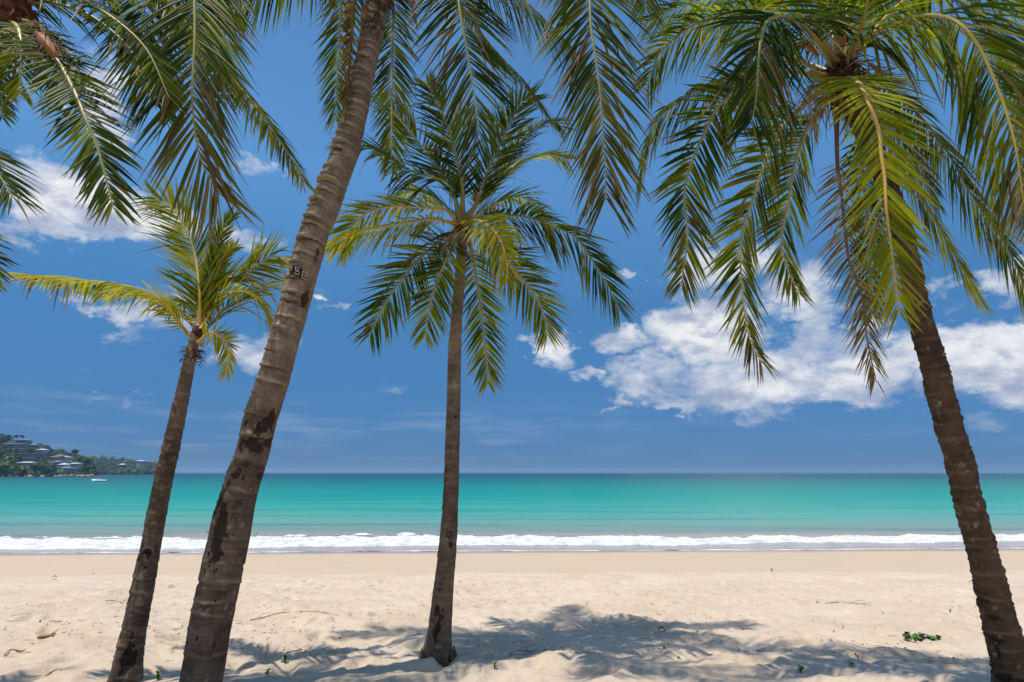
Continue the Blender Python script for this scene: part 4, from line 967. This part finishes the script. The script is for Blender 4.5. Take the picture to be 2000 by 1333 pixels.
VL = [(69, 83, 879, 885, 76, 1, 1, 'white villa at the right end of the hotel, highest of the villas'), (96, 108, 893, 899, 52, 2, 2, 'pinkish villa with a brown roof, leftmost in the cluster over the rocks'),
      (108, 120, 891, 898, 58, 1, 0, 'white villa with grey roof at the top of the cluster over the rocks'), (120, 128, 893, 898, 60, 1, 1, 'tiny white villa with pale roof beside the top of the cluster'),
      (101, 111, 903, 911, 34, 0, 0, 'grey villa with grey roof halfway down the slope'), (113, 126, 908, 916, 26, 1, 1, 'white villa with pale roof in the middle of the lower cluster'),
      (132, 142, 902, 907, 36, 0, 0, 'small grey villa on the slope above the brightest white villa'), (136, 150, 906, 913, 26, 1, 1, 'brightest white villa at the right of the cluster'), (116, 134, 915, 923, 14, 0, 0, 'wide grey villa just above the shore rocks')]
for (x0, x1, y0, y1, dv, wi, ri, lb) in VL: building('villa', lb, x0, x1, y0, y1, YH+dv, 7, M_WALLS[wi], M_ROOF[ri], 3, 1 if y1-y0 < 7 else 2, 'villas on the headland', False, 6)
for (x0, x1, y0, y1, lb) in [(231, 240, 908, 913, 'tiny white building among the trees of the far headland'), (266, 278, 901, 905, 'pale low building on the crest of the far headland'), (262, 268, 913, 917, 'tiny pale hut low on the far headland')]:
    building('far_house', lb, x0, x1, y0, y1, YFAR+60, 10, M_WALLS[0], M_ROOF[1], 3, 1, 'houses on the far headland', False, 12)

def far_tree(label, px, py_base, py_top, Y, r_px, mat, seed, sq=(1, 1, .8), group='trees that stand out on the headland'):
    b, t_ = at(px, py_base, Y), at(px, py_top, Y); h = t_.z-b.z; r = r_px*Y/F_PX/1.0265
    e = empty('tree', tuple(b), label, 'tree', group)
    mb = MB(); mb.tube([b-Vector((0, 0, 3)), b+Vector((0, 0, h*.7))], [.5, .25], 6); mb.build('trunk', M_FIBRE, e)
    me = leafy_mesh('crown', mat, 520, r, seed, sq, r*.13); o = link('crown', me, e); o.location = (t_.x, Y, t_.z-r*sq[2]*.8)
far_tree('bright green broad tree at the left edge by the water', 12, 928, 900, YH+6, 17, M_TREE[2], 1)
far_tree('second bright green tree beside the leftmost one', 38, 929, 908, YH+6, 14, M_TREE[2], 2)
far_tree('yellowish green tree left of the villa cluster', 76, 928, 905, YH+8, 14, M_TREE[1], 3)
far_tree('dark tree above the shore rocks below the villas', 98, 930, 912, YH+4, 12, M_TREE[0], 4)
far_tree('yellow green tree right of the villas near the point', 152, 918, 892, YH+30, 8, M_TREE[2], 5)
far_tree('dark umbrella shaped tree sticking out at the right end of the hotel roof', 78, 884, 866, YH+84, 6, M_TREE[0], 6, (1, 1, .9))
far_tree('left of two thin spiky trees on the crest behind the hotel', 33, 866, 850, YH+104, 4.5, M_TREE[0], 7, (1, 1, .7))
far_tree('right of two thin spiky trees on the crest behind the hotel', 45, 866, 850, YH+104, 4.5, M_TREE[0], 8, (1, 1, .7))
far_tree('round yellow green treetop on the highest point at the left edge', 10, 868, 847, YH+100, 18, M_TREE[1], 9, (1, 1, .6))
far_tree('dark bushy tree on the ridge above the villas', 146, 892, 878, YH+95, 7, M_TREE[0], 10)
far_tree('golden green shrub in front of the hotel wings', 62, 884, 874, YH+66, 7, M_TREE[2], 11, (1.4, 1, .6))
far_tree('green tree at the tip of the near headland', 170, 926, 908, YH+14, 12, M_TREE[1], 12)
# rocks along the water
ri = random.Random(3)
RK = [(52, 931, 5), (58, 929, 7), (67, 929, 6), (82, 928, 6), (86, 930, 5), (108, 930, 6), (118, 929, 8), (128, 929.5, 7), (140, 929, 8), (152, 928.5, 7), (160, 927.5, 9), (170, 927.5, 7), (179, 928, 9), (188, 929, 5), (20, 932, 7), (34, 932, 6), (6, 933, 6)]
M_ROCK2 = simple('dark_rock', (.10, .085, .07), .9, .4, .4)
RK.sort(key=lambda k: -k[0]); npale = [k for k in RK if k[0] >= 50]; ndark = [k for k in RK if k[0] < 50]; ORD = 'first second third fourth fifth sixth seventh eighth ninth tenth eleventh twelfth thirteenth fourteenth fifteenth'.split()
for i, (px, py, r) in enumerate(RK):
    p = at(px, 931, YH-2+ri.uniform(-2, 3)); mb = MB(); rr = r*.4*.5; mb.blob((0, 0, 0), rr, 2, .22, i, (1.35, 1, .75)); dark = px < 50
    o = mb.build('shore_rock', M_ROCK2 if dark else M_ROCK, None, False); o.location = (p.x, p.y, SEA+rr*.3); o.rotation_euler = (0, 0, ri.uniform(0, 3))
    lst = ndark if dark else npale; od = ORD[lst.index((px, py, r))]
    tag(o, f'dark low boulder under the bright green trees, {od} of three from the right' if dark else f'pale pinkish boulder at the headland water line, {od} from the point', 'rock', 'dark boulders at the foot of the headland' if dark else 'pale boulders at the foot of the headland')

# ------------------------------------------------------------------ motor boat
bp_ = at(195, 944, 205); bo = empty('motor_boat', (bp_.x, 205, SEA), 'small white motor boat anchored off the headland', 'boat')
M_HULL = simple('white_hull', (.78, .80, .82), .35, .05, 1, .5); M_DECK = simple('boat_grey', (.30, .34, .40), .5, .1, 1)
V = []; n = 12
for i in range(n+1):
    q = i/n; x = -2.5 + 5.0*q; bw = .95*math.sin(math.pi*min(1, .35+q*.68))**.7 if q < 1 else .02; bw = max(bw, .03); sh = .62 + .28*q*q if True else 0
    V += [(x + (.35 if q == 1 else 0), -bw, sh), (x, -bw*.8, .05), (x, 0, -.15), (x, bw*.8, .05), (x + (.35 if q == 1 else 0), bw, sh)]
mb = MB(); mb.add([Vector((-v[0], v[1], v[2])) for v in V], [(i*5+j, i*5+j+1, (i+1)*5+j+1, (i+1)*5+j) for i in range(n) for j in range(4)] + [(i*5+4, i*5, (i+1)*5, (i+1)*5+4) for i in range(n)] + [(0, 1, 2, 3, 4)])
def bpart(mb, name, mat, sm=False):
    o = bpy.data.objects.new(name, mb.mesh(name, mat, sm)); C.objects.link(o); o.parent = bo; return o
bpart(mb, 'hull', M_HULL, True)
mb = MB(); mb.box((-.1, 0, 1.0), (1.5, 1.2, .5), 0, .75); bpart(mb, 'cabin', M_HULL)
mb = MB(); mb.box((-.1, 0, 1.02), (1.36, 1.24, .24), 0, .88); bpart(mb, 'windscreen', M_GLASS)
mb = MB(); mb.box((.9, 0, 1.72), (1.5, 1.3, .06)); bpart(mb, 'canopy', M_DECK)
for x in (.3, 1.5):
    for y_ in (-.55, .55): mb = MB(); mb.tube([(x, y_, .7), (x, y_, 1.7)], .03, 5); bpart(mb, 'canopy_post', M_DECK)
mb = MB(); mb.box((2.65, 0, .6), (.4, .35, .7), 0, .8); mb.box((2.7, 0, .1), (.15, .1, .6)); bpart(mb, 'outboard_motor', M_DECK)
bo.rotation_euler = (0, 0, R(6))

# ------------------------------------------------------------------ things lying and growing on the sand
M_STICK = simple('driftwood', (.24, .15, .085), .9, .35, 30, .15); M_HUSK = simple('husk', (.36, .21, .09), .8, .35, 25, .2)
M_GREEN = [simple('sprout_green', (.075, .16, .018), .5, .35, 15, .4), simple('sprout_yellow', (.20, .24, .03), .5, .3, 15, .4), simple('creeper_green', (.045, .13, .012), .4, .35, 15, .5)]
M_DRYLEAF = simple('dry_leaf', (.22, .11, .05), .8, .4, 25, .2); M_PLASTIC = simple('pale_plastic', (.44, .42, .42), .4, .1, 15, .5); M_ORANGE = simple('orange_leaf', (.62, .25, .05), .6, .3, 25, .3)
def groundpts(pxs, lift=.006): return [ground_hit(a, b) + Vector((0, 0, lift)) for a, b in pxs]
def stick(label, pxs, rad, twigs=(), cat='twig', mat=M_STICK, name='dry_twig', group=None, seed=0):
    P = groundpts(pxs, rad*.6); o_ = P[len(P)//2].copy(); mb = MB(); Q, L = catmull([tuple(p-o_) for p in P], len(P)*6)
    rr = random.Random(seed); Q = [Vector(q)+Vector((0, 0, rr.uniform(0, rad))) for q in Q]
    mb.tube(Q, [rad*(1-.6*i/len(Q)) for i in range(len(Q))], 5)
    for tw in twigs:
        mb.tube([p-o_ for p in groundpts(tw, rad*.6)], [rad*.6]+[rad*.4]*(len(tw)-2)+[rad*.2], 4)
    o = mb.build(name, mat, None, True); o.location = o_; return tag(o, label, cat, group)
stick('long pale brown dried vine curving over sand right of the thick palm', [(488, 1213), (515, 1207), (545, 1199), (590, 1196), (630, 1197), (662, 1204)], .007, [[(560, 1198), (540, 1210), (520, 1212)], [(630, 1197), (648, 1207), (655, 1210)], [(500, 1210), (512, 1200), (530, 1196)], [(590, 1196), (575, 1206), (560, 1212)]], 'vine', M_HUSK, 'dried_vine')
stick('thin curved dry twig near the lower left corner', [(8, 1282), (20, 1270), (45, 1272), (62, 1262), (85, 1258)], .005, [[(30, 1272), (60, 1275), (110, 1266)]], seed=1)
stick('dry twig with a hooked end left of the small palm', [(92, 1221), (100, 1214), (120, 1215), (132, 1217)], .006, seed=2)
stick('crooked dry twig left of the foot of the small palm', [(88, 1322), (100, 1314), (118, 1308), (140, 1313)], .005, [[(100, 1314), (112, 1302)]], seed=3)
stick('reddish dry twigs in front of the waterline left of the small palm', [(184, 1180), (210, 1174), (235, 1176), (250, 1172)], .006, [[(205, 1175), (222, 1168)], [(225, 1175), (235, 1162)]], seed=4)
stick('dark forked twig on shaded sand between the thick and the slender palm', [(560, 1276), (590, 1270), (615, 1262), (635, 1254)], .006, [[(610, 1263), (620, 1272)], [(590, 1270), (575, 1262)]], seed=5)
stick('short dry twig just right of the thick palm', [(334, 1243), (350, 1238), (362, 1230)], .005, seed=6)
stick('brown twig and leaf scraps on the sand left of the right palm', [(1612, 1180), (1640, 1177), (1670, 1180), (1700, 1179)], .007, [[(1660, 1179), (1675, 1173), (1690, 1174)], [(1680, 1180), (1702, 1183)]], seed=7)
stick('thin upright dry stem on the right part of the beach', [(1645, 1229), (1647, 1222), (1644, 1215)], .004, seed=8)
stick('small curled dry twig in the sand left of the upright stem', [(1450, 1231), (1462, 1229), (1472, 1233)], .006, seed=9)
stick('cluster of dark bare stems in the shade at the foot of the middle palm', [(995, 1279), (1015, 1272), (1035, 1275), (1050, 1268)], .006, [[(1000, 1276), (1020, 1266), (1045, 1262)], [(1005, 1280), (1030, 1280), (1045, 1277)]], seed=10)
stick('straight dark twig on the sunlit sand at the bottom left of the middle palm', [(612, 1283), (625, 1276)], .004, seed=11)
stick('thin reddish twig before the thick palm at the left', [(172, 1184), (190, 1186)], .005, seed=12)
stick('long thin twig lying left of the middle palm', [(760, 1262), (775, 1250), (787, 1240)], .003, seed=13)
# a piece of palm sheath
P = groundpts([(72, 1248), (85, 1245), (98, 1244), (109, 1241)], .02); o_ = P[1].copy(); mb = MB()
mb.tube([p-o_ for p in P], [.016, .032, .026, .008], 8, .6); mb.tube([P[2]-o_, P[3]-o_+Vector((.03, 0, .05))], [.012, .004], 5)
o = mb.build('palm_sheath', M_HUSK, None, True); o.location = o_; tag(o, 'orange brown piece of palm sheath lying at the left of the beach', 'husk')
for (px, py, lb, mt, s_, nm, ct) in [(1642, 1176, 'pale greyish plastic scrap beside brown twigs', M_PLASTIC, .05, 'plastic_scrap', 'litter'), (1603, 1175, 'flat pale plastic sheet half buried left of the brown twigs', M_PLASTIC, .06, 'plastic_scrap', 'litter'), (1620, 1263, 'small pale pinkish lump of plastic on the sunlit sand', M_PLASTIC, .045, 'plastic_lump', 'litter')]:
    p = ground_hit(px, py); mb = MB(); mb.blob((0, 0, 0), s_, 2, .25, int(px), (1.3, 1, .42 if s_ > .046 else .9)); o = mb.build(nm, mt, None, True); o.location = p; tag(o, lb, ct)

def leaf_mesh(name, L, W, mat, curl=.25, seed=0):
    rr = random.Random(seed); V = []; n = 5
    for i in range(n+1):
        q = i/n; w_ = W*math.sin(math.pi*min(.98, max(.03, q)))**.8
        for s_ in (-1, 0, 1): V.append((s_*w_, q*L, abs(s_)*w_*.45 + math.sin(q*math.pi)*L*curl + rr.uniform(-.004, .004)))
    mb = MB(); mb.add(V, [(i*3+j, i*3+j+1, (i+1)*3+j+1, (i+1)*3+j) for i in range(n) for j in (0, 1)]); return mb.mesh(name, mat, True)
LM = {('g', k): leaf_mesh('leaf', L, W, m_, .25, k) for k, (L, W, m_) in enumerate([(.075, .024, M_GREEN[0]), (.07, .022, M_GREEN[1]), (.095, .042, M_GREEN[2])])}
def sprout(label, px, py, n, kinds, size, seed, name='seedling', cat='plant', group='small green seedlings in the sand', spread=0., stem=True):
    rr = random.Random(seed); p = ground_hit(px, py); e = empty(name, tuple(p - Vector((0, 0, .01))), label, cat, group)
    heads = [Vector((rr.uniform(-spread, spread), rr.uniform(-spread, spread)*.6, 0)) for _ in range(max(1, n//4))]
    if stem:
        mb = MB()
        for h in heads: mb.tube([(h.x, h.y, -.02), (h.x*1.02, h.y, .05*size)], [.004, .003], 5)
        o = bpy.data.objects.new('stem', mb.mesh('stem', M_GREEN[0])); C.objects.link(o); o.parent = e
    for i in range(n):
        h = heads[i % len(heads)]; o = bpy.data.objects.new('leaf', LM[('g', rr.choice(kinds))]); C.objects.link(o); o.parent = e
        o.location = (h.x, h.y, rr.uniform(.01, .06)*size); s_ = (.72 if group else 1.)*size*rr.uniform(.7, 1.2); o.scale = (s_, s_, s_)
        o.rotation_euler = (R(rr.uniform(5, 60)), R(rr.uniform(-25, 25)), rr.uniform(0, 6.28))
    return e
e = sprout('leafy green creeper, the largest plant on the sand, left of the right palm', 1800, 1252, 44, (2, 2, 0, 1), .78, 1, 'beach_creeper', 'plant', None, .17)
sprout('small green seedling in the shade below the middle palm', 965, 1306, 7, (0, 1), .8, 2)
sprout('green and yellow seedling at the right edge of the middle shadow', 1297, 1271, 7, (0, 1), .8, 3)
sprout('yellowish green seedling near the bottom edge, on lit sand right of centre', 1564, 1315, 8, (1, 0), .9, 4)
sprout('yellowish green seedling in the shadow stripes left of the right palm', 1664, 1302, 7, (1,), .7, 5)
sprout('low green seedling on the sunlit sand behind the creeper', 1857, 1198, 6, (0,), .8, 6)
sprout('green seedling in the shade right of the thick palm', 555, 1293, 7, (2, 0), .7, 7)
sprout('yellowish seedling at the bottom edge right of the thick palm', 522, 1320, 8, (1,), .8, 8)
sprout('green seedling at the bottom edge between the two left palms', 308, 1329, 8, (0, 1), .9, 9)
sprout('thin yellowish seedling beside the dried vine on the left beach', 182, 1122, 4, (1,), .7, 10)
sprout('greenish seedling behind the right edge of the middle shadow', 1500, 1237, 3, (1,), .35, 11)
# single dried leaves
def dry_leaf(label, px, py, size, seed, mat=M_DRYLEAF, group='curled dry leaves on the sand'):
    rr = random.Random(seed); p = ground_hit(px, py); me = leaf_mesh('dry_leaf', size, size*.26, mat, .35, seed); o = link('dry_leaf', me); o.location = p + Vector((0, 0, .008)); o.rotation_euler = (rr.uniform(-.3, .5), rr.uniform(-.6, .6), rr.uniform(0, 6.28)); tag(o, label, 'leaf', group)
dry_leaf('brown curled leaf standing at the right edge of the middle shadow', 1283, 1233, .12, 1)
dry_leaf('dark brown leaf lying in the shadow stripes left of the creeper', 1675, 1289, .07, 2)
dry_leaf('brown leaf at the left of the beach near the reddish twigs', 340, 1146, .11, 3)
dry_leaf('dark leaf in the middle shadow near the bottom edge', 838, 1319, .08, 4)
dry_leaf('brown leaf scrap close to the damp sand at left', 101, 1131, .12, 5)
dry_leaf('brown leaf on the sand right of centre near the damp strip', 1508, 1116, .13, 6)
dry_leaf('orange leaf sticking out beside the trunk of the right palm', 1891, 1139, .12, 7, M_ORANGE, None)
dry_leaf('dark leaf on the lit sand between the middle shadow and the stripes', 1330, 1290, .05, 8)
# scraps too small and many to tell apart
mb = MB(); rr = random.Random(77)
DB = []
for i in range(1800):
    py = 1090 + (rr.random()**.8)*245; px = rr.uniform(-60, 2060)
    if vnoise(px*.006, py*.02, 5) < -.12 and rr.random() < .7: continue
    Y_ = 2.05/math.tan(math.atan((py-666.5)/F_PX)-PITCH); DB.append(((px-1000)/F_PX*Y_*.98, Y_))
DB = np.array(DB); DZ = sand_z(DB[:, 0], DB[:, 1])
for i, ((x_, y_), z_) in enumerate(zip(DB, DZ)):
    p = Vector((x_, y_, z_+.003)); a = rr.uniform(0, 3.14); l = rr.uniform(.008, .035)*(1+(rr.random() < .08)*2.0); d = Vector((math.cos(a), math.sin(a), 0))
    if rr.random() < .65: mb.tube([p-d*l, p+d*l*.2+Vector((0, 0, .006)), p+d*l+Vector((rr.uniform(-.01, .01), rr.uniform(-.01, .01), .002))], [.0026, .0034, .0015], 3)
    else: mb.blob(p+Vector((0, 0, .004)), rr.uniform(.004, .011), 1, .3, i, (1.4, 1, .6))
o = mb.build('beach_debris', M_STICK); tag(o, 'scattered bits of twig, bark and shell all over the dry sand', 'debris', None, 'stuff')

# ------------------------------------------------------------------ sea haze
hm = bpy.data.materials.new('haze'); hm.use_nodes = True; hn = hm.node_tree; hn.nodes.clear()
ho = hn.nodes.new('ShaderNodeOutputMaterial'); hv = hn.nodes.new('ShaderNodeVolumePrincipled')
hv.inputs['Color'].default_value = (.45, .72, 1, 1); hv.inputs['Density'].default_value = .00017; hv.inputs['Anisotropy'].default_value = .2
hn.links.new(hv.outputs[0], ho.inputs['Volume'])
mb = MB(); mb.box((0, 7000, 20), (29500, 14600, 95)); hz = mb.build('haze', hm); hz['kind'] = 'stuff'
